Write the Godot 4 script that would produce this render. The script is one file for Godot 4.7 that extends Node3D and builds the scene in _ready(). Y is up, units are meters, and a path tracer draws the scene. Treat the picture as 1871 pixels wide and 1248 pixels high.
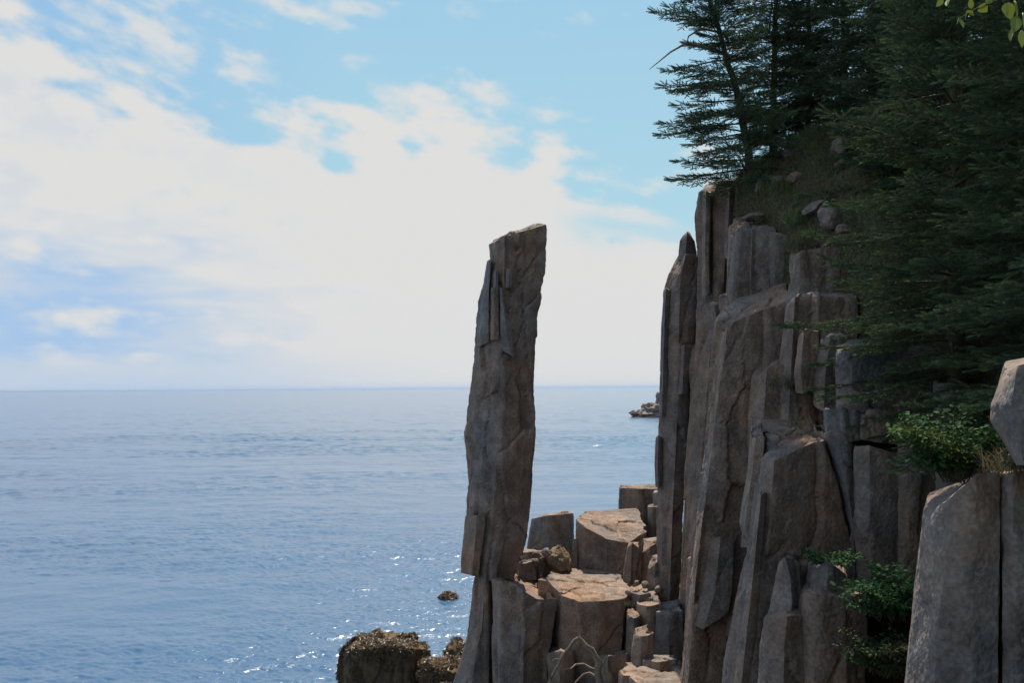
extends Node3D
# A balanced basalt column standing on a sea ledge, a columnar cliff with spruces beside it.
# y is up, the sea is y = 0, the view runs towards -z. "D" is the distance in front of the viewpoint (z = -D).

const EYE := Vector3(0, 9, 0)
const F := 1506.0
var cam_basis: Basis
var n_cell := FastNoiseLite.new()
var n_edge := FastNoiseLite.new()
var n_fbm := FastNoiseLite.new()
var n_ridge := FastNoiseLite.new()
var M := {}
var used := {}
var shoot_mesh: ArrayMesh

# ---------------------------------------------------------------- helpers
func P(u: float, v: float, D: float) -> Vector3:
	var d := cam_basis * Vector3((u - 935.5) / F, -(v - 624.0) / F, -1.0)
	return EYE + d * (D / -d.z)

func numbered(called: String) -> String:
	if not used.has(called):
		used[called] = 0
		return called
	used[called] += 1
	return "%s_%03d" % [called, used[called]]

func thing(called: String, label: String, category: String, at := Vector3.ZERO, group := "") -> Node3D:
	var o := Node3D.new()
	o.name = numbered(called)
	add_child(o)
	o.position = at
	o.set_meta("label", label)
	o.set_meta("category", category)
	if group != "":
		o.set_meta("group", group)
	return o

func setting(called: String, label := "", at := Vector3.ZERO) -> Node3D:
	var o := Node3D.new()
	o.name = numbered(called)
	add_child(o)
	o.position = at
	o.set_meta("kind", "structure")
	if label != "":
		o.set_meta("label", label)
	return o

# a mesh whose vertices are in world coordinates becomes a part of parent
func part(called: String, mesh: Mesh, mat: Material, parent: Node3D, label := "") -> MeshInstance3D:
	var o := MeshInstance3D.new()
	o.name = called
	o.mesh = mesh
	o.material_override = mat
	parent.add_child(o, true)
	var t := Vector3.ZERO
	var q: Node = parent
	while q != self:
		t += (q as Node3D).position
		q = q.get_parent()
	o.position = -t
	if label != "":
		o.set_meta("label", label)
	return o

func copies(called: String, mesh: Mesh, mat: Material, parent: Node3D, xf: Array, cols: Array) -> MultiMeshInstance3D:
	var mm := MultiMesh.new()
	mm.transform_format = MultiMesh.TRANSFORM_3D
	mm.use_colors = true
	mm.mesh = mesh
	mm.instance_count = xf.size()
	for i in xf.size():
		mm.set_instance_transform(i, xf[i])
		mm.set_instance_color(i, cols[i])
	var o := MultiMeshInstance3D.new()
	o.name = called
	o.multimesh = mm
	o.material_override = mat
	parent.add_child(o, true)
	var t := Vector3.ZERO
	var q: Node = parent
	while q != self:
		t += (q as Node3D).position
		q = q.get_parent()
	o.position = -t
	return o

class Builder:
	var v := PackedVector3Array()
	var n := PackedVector3Array()
	var c := PackedColorArray()
	var i := PackedInt32Array()
	func commit() -> ArrayMesh:
		var a := []
		a.resize(Mesh.ARRAY_MAX)
		a[Mesh.ARRAY_VERTEX] = v
		a[Mesh.ARRAY_NORMAL] = n
		if c.size() == v.size():
			a[Mesh.ARRAY_COLOR] = c
		a[Mesh.ARRAY_INDEX] = i
		var m := ArrayMesh.new()
		m.add_surface_from_arrays(Mesh.PRIMITIVE_TRIANGLES, a)
		return m
	# grid of points, rows x cols; normals by differences, turned towards "out"
	func grid(p: PackedVector3Array, col: PackedColorArray, rows: int, cols: int, out: Vector3) -> void:
		var base := v.size()
		v.append_array(p)
		c.append_array(col)
		var mid := (rows / 2) * cols + cols / 2
		var flip := false
		var test := (p[min(mid + 1, rows * cols - 1)] - p[max(mid - 1, 0)]).cross(p[min(mid + cols, rows * cols - 1)] - p[max(mid - cols, 0)])
		if (p[cols - 1] - p[0]).length_squared() > 0.0:
			test += (p[cols - 1] - p[0] + p[rows * cols - 1] - p[(rows - 1) * cols]).cross(p[(rows - 1) * cols] - p[0] + p[rows * cols - 1] - p[cols - 1])
		flip = test.dot(out) < 0.0
		for r in rows:
			for k in cols:
				var a := p[r * cols + min(k + 1, cols - 1)] - p[r * cols + max(k - 1, 0)]
				var b := p[min(r + 1, rows - 1) * cols + k] - p[max(r - 1, 0) * cols + k]
				var q := a.cross(b)
				if flip:
					q = -q
				n.append(q.normalized() if q.length_squared() > 1e-14 else out)
		for r in rows - 1:
			for k in cols - 1:
				var e := base + r * cols + k
				if flip:
					i.append_array([e, e + 1, e + cols, e + 1, e + cols + 1, e + cols])
				else:
					i.append_array([e, e + cols, e + 1, e + 1, e + cols, e + cols + 1])
	func tri(a: Vector3, b: Vector3, d: Vector3, nn: Vector3, col: Color) -> void:
		var s := v.size()
		v.append_array([a, b, d])
		# flat: the true normal of the facet, front faces run clockwise
		var g := (d - a).cross(b - a)
		g = g.normalized() if g.length_squared() > 1e-16 else nn
		n.append_array([g, g, g])
		c.append_array([col, col, col])
		i.append_array([s, s + 1, s + 2])
	func tube(pts: Array, radii: Array, sides: int, col: Color) -> void:
		var base := v.size()
		for k in pts.size():
			var d: Vector3 = (pts[min(k + 1, pts.size() - 1)] - pts[max(k - 1, 0)]).normalized()
			var x := d.cross(Vector3.UP if absf(d.y) < 0.9 else Vector3.RIGHT).normalized()
			var y := x.cross(d)
			for s in sides:
				var w := TAU * s / sides
				var o := x * cos(w) + y * sin(w)
				v.append(pts[k] + o * radii[k])
				n.append(o)
				c.append(col)
		for k in pts.size() - 1:
			for s in sides:
				var a := base + k * sides + s
				var b := base + k * sides + (s + 1) % sides
				i.append_array([a, b, a + sides, b, b + sides, a + sides])

# ---------------------------------------------------------------- rock shapes
# joints and spalls: flat slabs with steps between them, drawn out along the columns
func relief(p: Vector3, so: Vector3, amp: float, sy: float) -> float:
	var d := n_cell.get_noise_3dv(Vector3(p.x * 3.2, p.y * sy * 4.0, p.z * 3.2) + so) * 0.012
	d += n_fbm.get_noise_3dv(Vector3(p.x, p.y * 0.7, p.z) * 1.3 + so) * 0.02
	d += n_fbm.get_noise_3dv(p * 7.0 + so) * 0.012
	return d * amp

func stone_tint(p: Vector3, so: Vector3, tint: Color) -> Color:
	var k := 0.54 * (1.0 + n_fbm.get_noise_3dv(Vector3(p.x, p.y * 0.6, p.z) * 0.9 + so) * 0.26 + n_fbm.get_noise_3dv(p * 3.1 - so) * 0.14)
	var warm := n_fbm.get_noise_3dv(Vector3(p.x, p.y * 0.5, p.z) * 0.6 - so) * 0.30
	return Color(minf(tint.r * k * (1.0 + warm), 1.0), minf(tint.g * k, 1.0), minf(tint.b * k * (1.0 - warm), 1.0), 1)

# A jointed column or block. levels: rows from top to bottom, each [v, u of every front corner]; v may be a list with one
# value for each front corner and two for the back corners (right, left). zc: distance of each front corner behind D.
func rock(levels: Array, D: float, zc: Array, thick: float, opt := {}) -> ArrayMesh:
	var amp: float = opt.get("amp", 1.0)
	var step: float = opt.get("step", 0.05)
	var tint: Color = opt.get("tint", Color(1, 1, 1))
	var sy: float = opt.get("sy", 0.2)
	var chip: float = opt.get("chip", 1.0)
	var dome: float = opt.get("dome", 0.0)
	var squeeze: float = opt.get("squeeze", 0.25)
	var so := Vector3(opt.get("seed", 1.0) * 13.7, opt.get("seed", 1.0) * 7.3, opt.get("seed", 1.0) * 3.1)
	var nf := zc.size()
	var nc := nf + 2
	var rings := []
	for L in levels:
		var r := []
		for k in nf:
			r.append(P(L[k + 1], L[0][k] if L[0] is Array else L[0], D + zc[k]))
		var w: float = r[nf - 1].x - r[0].x
		var back: float = r[nf - 1].x * (D + thick) / (D + zc[nf - 1])
		var br: Vector3 = r[nf - 1] + Vector3(-w * squeeze, 0, 0)
		var bl: Vector3 = r[0] + Vector3(w * squeeze, 0, 0)
		br.z = -(D + thick)
		bl.z = -(D + thick)
		# the hidden flank runs back along or behind the line of sight
		if r[0].x > 0.5:
			br.x = maxf(br.x, back - w * 0.15)
			bl.x = maxf(bl.x, minf(r[0].x * (D + thick) / (D + zc[0]) + 0.03, br.x - 0.05))
		if L[0] is Array and L[0].size() >= nc:
			br.y = P(L[nf], L[0][nf], D + thick).y
			bl.y = P(L[1], L[0][nf + 1], D + thick).y
		r.append(br)
		r.append(bl)
		rings.append(r)
	# rows
	var at_row := []
	for k in rings.size() - 1:
		var h: float = (rings[k][0] - rings[k + 1][0]).length()
		var m := maxi(1, int(ceil(h / step)))
		for s in m:
			at_row.append([k, float(s) / m])
	at_row.append([rings.size() - 2, 1.0])
	var rows := at_row.size()
	# side normals
	var sn := []
	var mid_ring: Array = rings[rings.size() / 2]
	var centre := Vector3.ZERO
	for q in mid_ring:
		centre += q / nc
	for s in nc:
		var a: Vector3 = mid_ring[s]
		var b: Vector3 = mid_ring[(s + 1) % nc]
		var nn := Vector3(-(b.z - a.z), 0, b.x - a.x)
		if nn.length_squared() < 1e-8:
			nn = a - centre
		nn = nn.normalized()
		if nn.dot((a + b) * 0.5 - centre) < 0.0:
			nn = -nn
		sn.append(nn)
	var rng := RandomNumberGenerator.new()
	rng.seed = int(opt.get("seed", 1.0) * 977.0) + 1
	var tall := absf(rings[0][0].y - rings[rings.size() - 1][0].y)
	var mb := Builder.new()
	var top_ring := []
	var bot_ring := []
	for s in nc:
		var a0: Vector3 = mid_ring[s]
		var b0: Vector3 = mid_ring[(s + 1) % nc]
		var width := (b0 - a0).length()
		var hidden: bool = s == nf
		var cols := 3 if hidden else clampi(int(ceil(width / step)) + 1, 4, 120)
		var pts := PackedVector3Array()
		var col := PackedColorArray()
		# the side is broken along joints into flat facets, each set a little in or out and tilted
		var fx := PackedFloat32Array()
		var fy := PackedFloat32Array()
		var fo := PackedFloat32Array()
		var fgx := PackedFloat32Array()
		var fgy := PackedFloat32Array()
		if not hidden:
			var room := minf(1.0, width / 0.9)
			for q in clampi(int(width * tall / 0.6), 2, 28):
				fx.append(rng.randf() * width)
				fy.append(rings[rings.size() - 1][s].y + rng.randf() * tall)
				fo.append(rng.randf_range(-0.07, 0.05) * room * amp)
				fgx.append(rng.randfn() * 0.10 * amp)
				fgy.append(rng.randfn() * 0.03 * amp)
		var na: Vector3 = (sn[(s + nc - 1) % nc] + sn[s]).normalized()
		var nb: Vector3 = (sn[(s + 1) % nc] + sn[s]).normalized()
		for r in rows:
			var k: int = at_row[r][0]
			var f: float = at_row[r][1]
			var ca: Vector3 = rings[k][s].lerp(rings[k + 1][s], f)
			var cb: Vector3 = rings[k][(s + 1) % nc].lerp(rings[k + 1][(s + 1) % nc], f)
			var w2 := (cb - ca).length()
			for c in cols:
				var t := float(c) / (cols - 1)
				var p := ca.lerp(cb, t)
				var da := t * w2
				var db := (1.0 - t) * w2
				var dir: Vector3 = sn[s]
				var rim := minf(0.1, w2 * 0.5) + 1e-5
				if da < rim:
					dir = na.lerp(dir, da / rim)
				elif db < rim:
					dir = nb.lerp(dir, db / rim)
				var d := relief(p, so, amp, sy)
				if not hidden:
					var b1 := 1e9
					var b2 := 1e9
					var bi := 0
					var jx := t * width + n_fbm.get_noise_3dv(p * 1.1 + so) * 0.10
					var jy := p.y + n_fbm.get_noise_3dv(p * 1.3 - so) * 0.3
					for q in fx.size():
						var ex := jx - fx[q]
						var ey := (jy - fy[q]) * 0.30
						var m := ex * ex + ey * ey
						if m < b1:
							b2 = b1
							b1 = m
							bi = q
						elif m < b2:
							b2 = m
					var corner := clampf(minf(da, db) / 0.09, 0.0, 1.0)
					var fd := fo[bi] + clampf(fgx[bi] * (jx - fx[bi]) + fgy[bi] * (jy - fy[bi]), -0.09, 0.09)
					fd -= 0.045 * amp * clampf(1.0 - (sqrt(b2) - sqrt(b1)) / 0.035, 0.0, 1.0)
					d += fd * corner
				var e := maxf(exp(-da / 0.045), exp(-db / 0.045))
				d -= chip * e * (0.012 + 0.055 * maxf(0.0, n_fbm.get_noise_3dv(Vector3(p.x, p.y * 0.7, p.z) * 3.0 + so)))
				# broken rims at top and foot
				var ed := minf(absf(r) * step, 9.0)
				d -= chip * exp(-ed / 0.04) * (0.01 + 0.05 * maxf(0.0, n_fbm.get_noise_3dv(p * 2.5 - so)))
				pts.append(p + dir * d)
				col.append(stone_tint(p, so, tint))
		mb.grid(pts, col, rows, cols, sn[s])
		for c in cols - 1:
			top_ring.append(pts[c])
			bot_ring.append(pts[(rows - 1) * cols + c])
	for which in 2:
		var ring: Array = top_ring if which == 0 else bot_ring
		var cm := Vector3.ZERO
		for q in ring:
			cm += q / ring.size()
		var span := 0.0
		for q in ring:
			span = maxf(span, (q - cm).length())
		var nr := clampi(int(ceil(span / (step * 1.3))), 3, 40) if which == 0 else 3
		var cols := ring.size() + 1
		var pts := PackedVector3Array()
		var col := PackedColorArray()
		for r in nr + 1:
			var f := float(r) / nr
			for c in cols:
				var p: Vector3 = ring[c % ring.size()].lerp(cm, f)
				var fade := minf(f * span / 0.15, 1.0)
				if which == 0:
					p.y += dome * (1.0 - (1.0 - f) * (1.0 - f)) + fade * amp * (n_cell.get_noise_3dv(Vector3(p.x * 1.6, p.y * 0.5, p.z * 1.6) + so) * 0.06 + n_fbm.get_noise_3dv(p * 1.5 + so) * 0.07 + n_fbm.get_noise_3dv(p * 8.0 + so) * 0.02 - 0.05 * clampf(1.0 - (n_edge.get_noise_3dv(Vector3(p.x * 1.6, p.y * 0.5, p.z * 1.6) + so) + 1.0) / 0.1, 0.0, 1.0))
				pts.append(p)
				col.append(stone_tint(p, so, tint))
		mb.grid(pts, col, nr + 1, cols, Vector3.UP if which == 0 else Vector3.DOWN)
	return mb.commit()

# a loose stone: a ball pushed about, with flats broken off
func boulder(centre: Vector3, radii: Vector3, sd: float, opt := {}) -> ArrayMesh:
	var rows: int = opt.get("rows", 28)
	var tint: Color = opt.get("tint", Color(1, 1, 1))
	var rough: float = opt.get("rough", 0.18)
	var bas := Basis.from_euler(opt.get("turn", Vector3.ZERO))
	var so := Vector3(sd * 11.3, sd * 5.7, sd * 9.1)
	var rng := RandomNumberGenerator.new()
	rng.seed = int(sd * 1000.0) + 5
	var planes := []
	for k in opt.get("flats", 9):
		planes.append([Vector3(rng.randfn(), rng.randfn(), rng.randfn()).normalized(), rng.randf_range(0.6, 0.85)])
	var cols := rows * 2 + 1
	var pts := PackedVector3Array()
	var col := PackedColorArray()
	for r in rows + 1:
		var th := PI * r / rows
		for c in cols:
			var ph := TAU * (c % (cols - 1)) / (cols - 1)
			var d := Vector3(sin(th) * cos(ph), cos(th), sin(th) * sin(ph))
			var k := 1.0
			for pl in planes:
				var h: float = d.dot(pl[0])
				if h * k > pl[1]:
					k = lerpf(k, pl[1] / h, 0.9)
			k += n_fbm.get_noise_3dv(d * 1.3 + so) * rough * 1.6 + n_fbm.get_noise_3dv(d * 5.0 + so) * rough * 0.45 + n_cell.get_noise_3dv(d * 2.2 + so) * rough * 0.3
			var p := centre + bas * (d * k * radii)
			pts.append(p)
			col.append(stone_tint(p, so, tint))
	var mb := Builder.new()
	mb.grid(pts, col, rows + 1, cols, pts[(rows / 2) * cols + cols / 2] - centre)
	for k in mb.n.size():
		if (k % cols == 0 or k % cols == cols - 1) and k / cols > 0 and k / cols < rows:
			var r := k / cols
			var e := (pts[r * cols + 1] - pts[r * cols + cols - 2]).cross(pts[(r + 1) * cols] - pts[(r - 1) * cols]).normalized()
			mb.n[k] = e if e.dot(pts[k] - centre) > 0.0 else -e
	return mb.commit()

# ---------------------------------------------------------------- textures and materials
func seamless(sd: int, freq: float, size: int, octaves := 5, kind := FastNoiseLite.TYPE_SIMPLEX_SMOOTH) -> PackedByteArray:
	var n := FastNoiseLite.new()
	n.seed = sd
	n.noise_type = kind
	n.frequency = freq
	n.fractal_type = FastNoiseLite.FRACTAL_FBM if octaves > 1 else FastNoiseLite.FRACTAL_NONE
	n.fractal_octaves = octaves
	var im := n.get_seamless_image(size, size, false, false, 0.1, true)
	im.convert(Image.FORMAT_L8)
	return im.get_data()

func tex(size: int, data: PackedByteArray, fmt := Image.FORMAT_RGB8) -> ImageTexture:
	var im := Image.create_from_data(size, size, false, fmt, data)
	im.generate_mipmaps()
	return ImageTexture.create_from_image(im)

func make_materials() -> void:
	var S := 512
	var a := seamless(11, 0.008, S)
	var b := seamless(12, 0.06, S, 3)
	var c := seamless(13, 0.02, S, 4)
	var rgb := PackedByteArray()
	rgb.resize(S * S * 3)
	var hgt := PackedByteArray()
	hgt.resize(S * S)
	for k in S * S:
		var x := a[k] / 255.0 - 0.5
		var y := b[k] / 255.0 - 0.5
		var z := c[k] / 255.0 - 0.5
		var t := clampf(0.60 + x * 0.26 + y * 0.24, 0.1, 1.0)
		# crusts of pale lichen, with outlines of their own
		var lich := clampf((z - 0.21) * 14.0, 0.0, 1.0) * clampf((y + 0.12) * 5.0, 0.0, 1.0) * 0.35
		rgb[k * 3] = int(255.0 * clampf(lerpf(t, 0.86, lich), 0, 1))
		rgb[k * 3 + 1] = int(255.0 * clampf(lerpf(t * (0.95 + z * 0.10), 0.87, lich), 0, 1))
		rgb[k * 3 + 2] = int(255.0 * clampf(lerpf(t * (0.92 + z * 0.16), 0.80, lich), 0, 1))
		hgt[k] = int(255.0 * clampf(0.5 + x * 0.6 + y * 0.55 - maxf(0.0, z - 0.1) * 0.6, 0, 1))
	var rock_tex := tex(S, rgb)
	var rock_h := tex(S, hgt, Image.FORMAT_L8)
	var m := StandardMaterial3D.new()
	m.albedo_texture = rock_tex
	m.albedo_color = Color(1.0, 0.90, 0.83).linear_to_srgb()
	m.vertex_color_use_as_albedo = true
	m.uv1_triplanar = true
	m.uv1_world_triplanar = true
	m.uv1_scale = Vector3(0.55, 0.45, 0.55)
	m.heightmap_enabled = true
	m.heightmap_texture = rock_h
	m.heightmap_scale = 2.2
	m.roughness = 0.85
	m.metallic_specular = 0.35
	M.rock = m
	var m2: StandardMaterial3D = m.duplicate()
	m2.uv1_scale = Vector3(0.8, 0.8, 0.8)
	M.stone = m2
	# soil
	var e1 := seamless(21, 0.03, S, 5)
	var e2 := seamless(22, 0.008, S, 4)
	var er := PackedByteArray()
	er.resize(S * S * 3)
	for k in S * S:
		var t := clampf(0.2 + e1[k] / 255.0 * 0.8, 0, 1)
		var g := e2[k] / 255.0
		er[k * 3] = int(255.0 * clampf(t * lerpf(0.95, 0.7, g), 0, 1))
		er[k * 3 + 1] = int(255.0 * clampf(t * lerpf(0.82, 0.85, g), 0, 1))
		er[k * 3 + 2] = int(255.0 * clampf(t * lerpf(0.66, 0.5, g), 0, 1))
	var ms := StandardMaterial3D.new()
	ms.albedo_texture = tex(S, er)
	ms.albedo_color = Color(0.24, 0.205, 0.165).linear_to_srgb()
	ms.uv1_triplanar = true
	ms.uv1_world_triplanar = true
	ms.uv1_scale = Vector3(0.7, 0.7, 0.7)
	ms.heightmap_enabled = true
	ms.heightmap_texture = tex(S, e1, Image.FORMAT_L8)
	ms.heightmap_scale = 5.0
	ms.roughness = 0.95
	M.soil = ms
	# sea
	var w1 := seamless(31, 0.012, 1024, 5)
	var mw := StandardMaterial3D.new()
	mw.albedo_color = Color(0.014, 0.072, 0.165).linear_to_srgb()
	mw.roughness = 0.24
	mw.metallic_specular = 1.0
	mw.clearcoat_enabled = true
	mw.clearcoat = 0.4
	mw.clearcoat_roughness = 0.28
	mw.uv1_triplanar = true
	mw.uv1_world_triplanar = true
	mw.uv1_scale = Vector3(0.36, 0.2, 0.75)
	var wi := Image.create_from_data(1024, 1024, false, Image.FORMAT_L8, w1)
	wi.convert(Image.FORMAT_RGBA8)
	wi.bump_map_to_normal_map(7.0)
	mw.normal_enabled = true
	mw.normal_texture = ImageTexture.create_from_image(wi)
	mw.normal_scale = 1.0
	M.sea = mw
	M.needle = leaf_mat(Color(1, 1, 1), Color(0.35, 0.35, 0.35), 0.8)
	M.needle.metallic_specular = 0.2
	M.leaf = leaf_mat(Color(1, 1, 1), Color(0.6, 0.6, 0.6), 0.8)
	M.leaf.metallic_specular = 0.2
	M.weed = leaf_mat(Color(1, 1, 1), Color(0, 0, 0), 0.35)
	var mbk := StandardMaterial3D.new()
	mbk.albedo_color = Color(0.24, 0.20, 0.17).linear_to_srgb()
	mbk.vertex_color_use_as_albedo = true
	mbk.albedo_texture = tex(S, er)
	mbk.uv1_triplanar = true
	mbk.uv1_world_triplanar = true
	mbk.uv1_scale = Vector3(4, 1.5, 4)
	mbk.heightmap_enabled = true
	mbk.heightmap_texture = rock_h
	mbk.heightmap_scale = 1.0
	mbk.roughness = 0.9
	M.bark = mbk
	M.dead = mbk.duplicate()
	M.dead.albedo_texture = rock_tex
	M.dead.albedo_color = Color(0.66, 0.53, 0.42).linear_to_srgb()
	M.birch_bark = mbk.duplicate()
	M.birch_bark.albedo_texture = rock_tex
	M.birch_bark.albedo_color = Color(0.5, 0.48, 0.45).linear_to_srgb()
	var mh := StandardMaterial3D.new()
	mh.albedo_color = Color(0.09, 0.115, 0.08).linear_to_srgb()
	mh.roughness = 1.0
	M.hill = mh

func leaf_mat(col: Color, back: Color, rough: float) -> StandardMaterial3D:
	var m := StandardMaterial3D.new()
	m.albedo_color = col
	m.vertex_color_use_as_albedo = true
	m.roughness = rough
	m.cull_mode = BaseMaterial3D.CULL_DISABLED
	if back.r > 0.0:
		m.backlight_enabled = true
		m.backlight = back
	return m

# ---------------------------------------------------------------- sky
var s_a := FastNoiseLite.new()
var s_b := FastNoiseLite.new()
var band: Array

func sky_colour(dir: Vector3) -> Color:
	var el := rad_to_deg(asin(clampf(dir.y, -1, 1)))
	var az := rad_to_deg(atan2(dir.x, -dir.z))
	if el < 0.0:
		return Color(0.62, 0.70, 0.78)
	var q := Vector3(dir.x, dir.y * 1.8, dir.z)
	var big := s_a.get_noise_3dv(q * 2.2)
	var mid := s_a.get_noise_3dv(q * 6.0 + Vector3(5, 1, 9))
	# puffs, and wind-drawn detail slanting down to the east
	var puff := s_b.get_noise_3dv(Vector3(dir.x, dir.y * 1.6, dir.z) * 11.0 + Vector3(3, 3, 3))
	var w := Vector3(dir.x * 7.0 - dir.y * 5.0, dir.y * 24.0 + dir.x * 7.0, dir.z * 7.0)
	var fine := s_b.get_noise_3dv(w)
	# top of the cloud bank around the compass
	var azw := az + mid * 2.5
	var top := 16.0
	for k in band.size() - 1:
		if azw >= band[k][0] and azw < band[k + 1][0]:
			top = lerpf(band[k][1], band[k + 1][1], smoothstep(0.0, 1.0, (azw - band[k][0]) / (band[k + 1][0] - band[k][0])))
	var t := (top - el) + mid * 2.2 + puff * 4.4 + fine * 5.0
	var dens := smoothstep(-2.0, 2.6, t)
	var gap := (el - (11.2 - (az - 8.0) * 0.13)) / 1.0 + fine * 1.2
	dens *= 1.0 - 0.75 * exp(-gap * gap) * smoothstep(2.5, 6.5, az) * smoothstep(30.0, 16.0, az)
	# scattered wisps in the blue above the bank, thickest over the west
	var west := smoothstep(4.0, -22.0, az)
	var wis := smoothstep(0.06, 0.5, fine * 0.55 + puff * 0.35 + big * 0.30 + mid * 0.25 - 0.12 + west * 0.34)
	dens = maxf(dens, wis * 0.9)
	var blue := Color(0.735, 0.87, 0.91).lerp(Color(0.675, 0.835, 0.90), clampf(el / 13.0, 0, 1)).lerp(Color(0.63, 0.80, 0.905), clampf((el - 13.0) / 13.0, 0, 1)).lerp(Color(0.42, 0.62, 0.86), clampf((el - 26.0) / 50.0, 0, 1))
	blue = blue.lerp(Color(0.56, 0.72, 0.90), clampf((-az - 12.0) / 24.0, 0, 1) * 0.7)
	var white := Color(0.874, 0.874, 0.872)
	# thinner, bluer cloud low in the west
	var low := s_a.get_noise_3dv(Vector3(dir.x, dir.y * 5.0, dir.z) * 4.0 + Vector3(1, 7, 4))
	var thin := smoothstep(-11.0, -27.0, az + low * 8.0) * smoothstep(11.0, 6.0, el + low * 4.0) * smoothstep(0.3, 2.6, el)
	thin *= smoothstep(-0.42, 0.22, -puff * 0.55 + low * 0.8 - mid * 0.3 + fine * 0.35 + 0.08)
	white = white.lerp(Color(0.635, 0.765, 0.915), thin * 0.9)
	white = white.lerp(Color(0.745, 0.81, 0.89), smoothstep(3.2, 0.3, el) * smoothstep(-4.0, -24.0, az) * 0.85)
	# soft grey-white folds inside the bank, away from the sun
	white = white.lerp(Color(0.80, 0.835, 0.875), smoothstep(-0.1, 0.5, -puff + mid * 0.5) * smoothstep(11.0, 30.0, absf(az + 2.0)) * 0.55)
	return blue.lerp(white, dens)

func make_sky() -> Texture2D:
	s_a.seed = 4
	s_a.noise_type = FastNoiseLite.TYPE_SIMPLEX_SMOOTH
	s_a.frequency = 1.0
	s_a.fractal_octaves = 4
	s_b.seed = 9
	s_b.noise_type = FastNoiseLite.TYPE_SIMPLEX_SMOOTH
	s_b.frequency = 1.0
	s_b.fractal_octaves = 6
	s_b.fractal_gain = 0.55
	band = [[-180, 20], [-90, 20], [-45, 24], [-33, 23.5], [-29, 21.5], [-25.5, 18.6], [-22, 16.6], [-16, 17.5], [-9, 19.0], [-2, 19.0], [2.0, 17.0], [5.0, 13.6], [12.5, 11.6], [25, 9.5], [40, 12], [90, 16], [180, 20]]
	var W := 4096
	var H := 2048
	var cw := 512
	var ch := 256
	var coarse := PackedByteArray()
	coarse.resize(cw * ch * 3)
	for y in ch:
		for x in cw:
			var c := sky_dir(x, y, cw, ch)
			var k := (y * cw + x) * 3
			coarse[k] = int(c.r * 255.0 + 0.5)
			coarse[k + 1] = int(c.g * 255.0 + 0.5)
			coarse[k + 2] = int(c.b * 255.0 + 0.5)
	var im := Image.create_from_data(cw, ch, false, Image.FORMAT_RGB8, coarse)
	im.resize(W, H, Image.INTERPOLATE_BILINEAR)
	# the same sky again at full detail round the view
	var x0 := W / 2 - 480
	var y0 := H / 2 - 400
	var fw := 960
	var fh := 402
	var fine := PackedByteArray()
	fine.resize(fw * fh * 3)
	for y in fh:
		for x in fw:
			var c := sky_dir(x + x0, y + y0, W, H)
			var k := (y * fw + x) * 3
			fine[k] = int(c.r * 255.0 + 0.5)
			fine[k + 1] = int(c.g * 255.0 + 0.5)
			fine[k + 2] = int(c.b * 255.0 + 0.5)
	var win := Image.create_from_data(fw, fh, false, Image.FORMAT_RGB8, fine)
	im.blit_rect(win, Rect2i(0, 0, fw, fh), Vector2i(x0, y0))
	# the panorama begins at -z: turn it half round
	var out := Image.create_empty(W, H, false, Image.FORMAT_RGB8)
	out.blit_rect(im, Rect2i(W / 2, 0, W / 2, H), Vector2i(0, 0))
	out.blit_rect(im, Rect2i(0, 0, W / 2, H), Vector2i(W / 2, 0))
	return ImageTexture.create_from_image(out)

func sky_dir(x: int, y: int, w: int, h: int) -> Color:
	var az := ((x + 0.5) / w - 0.5) * TAU
	var el := (0.5 - (y + 0.5) / h) * PI
	return sky_colour(Vector3(sin(az) * cos(el), sin(el), -cos(az) * cos(el)))

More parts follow.
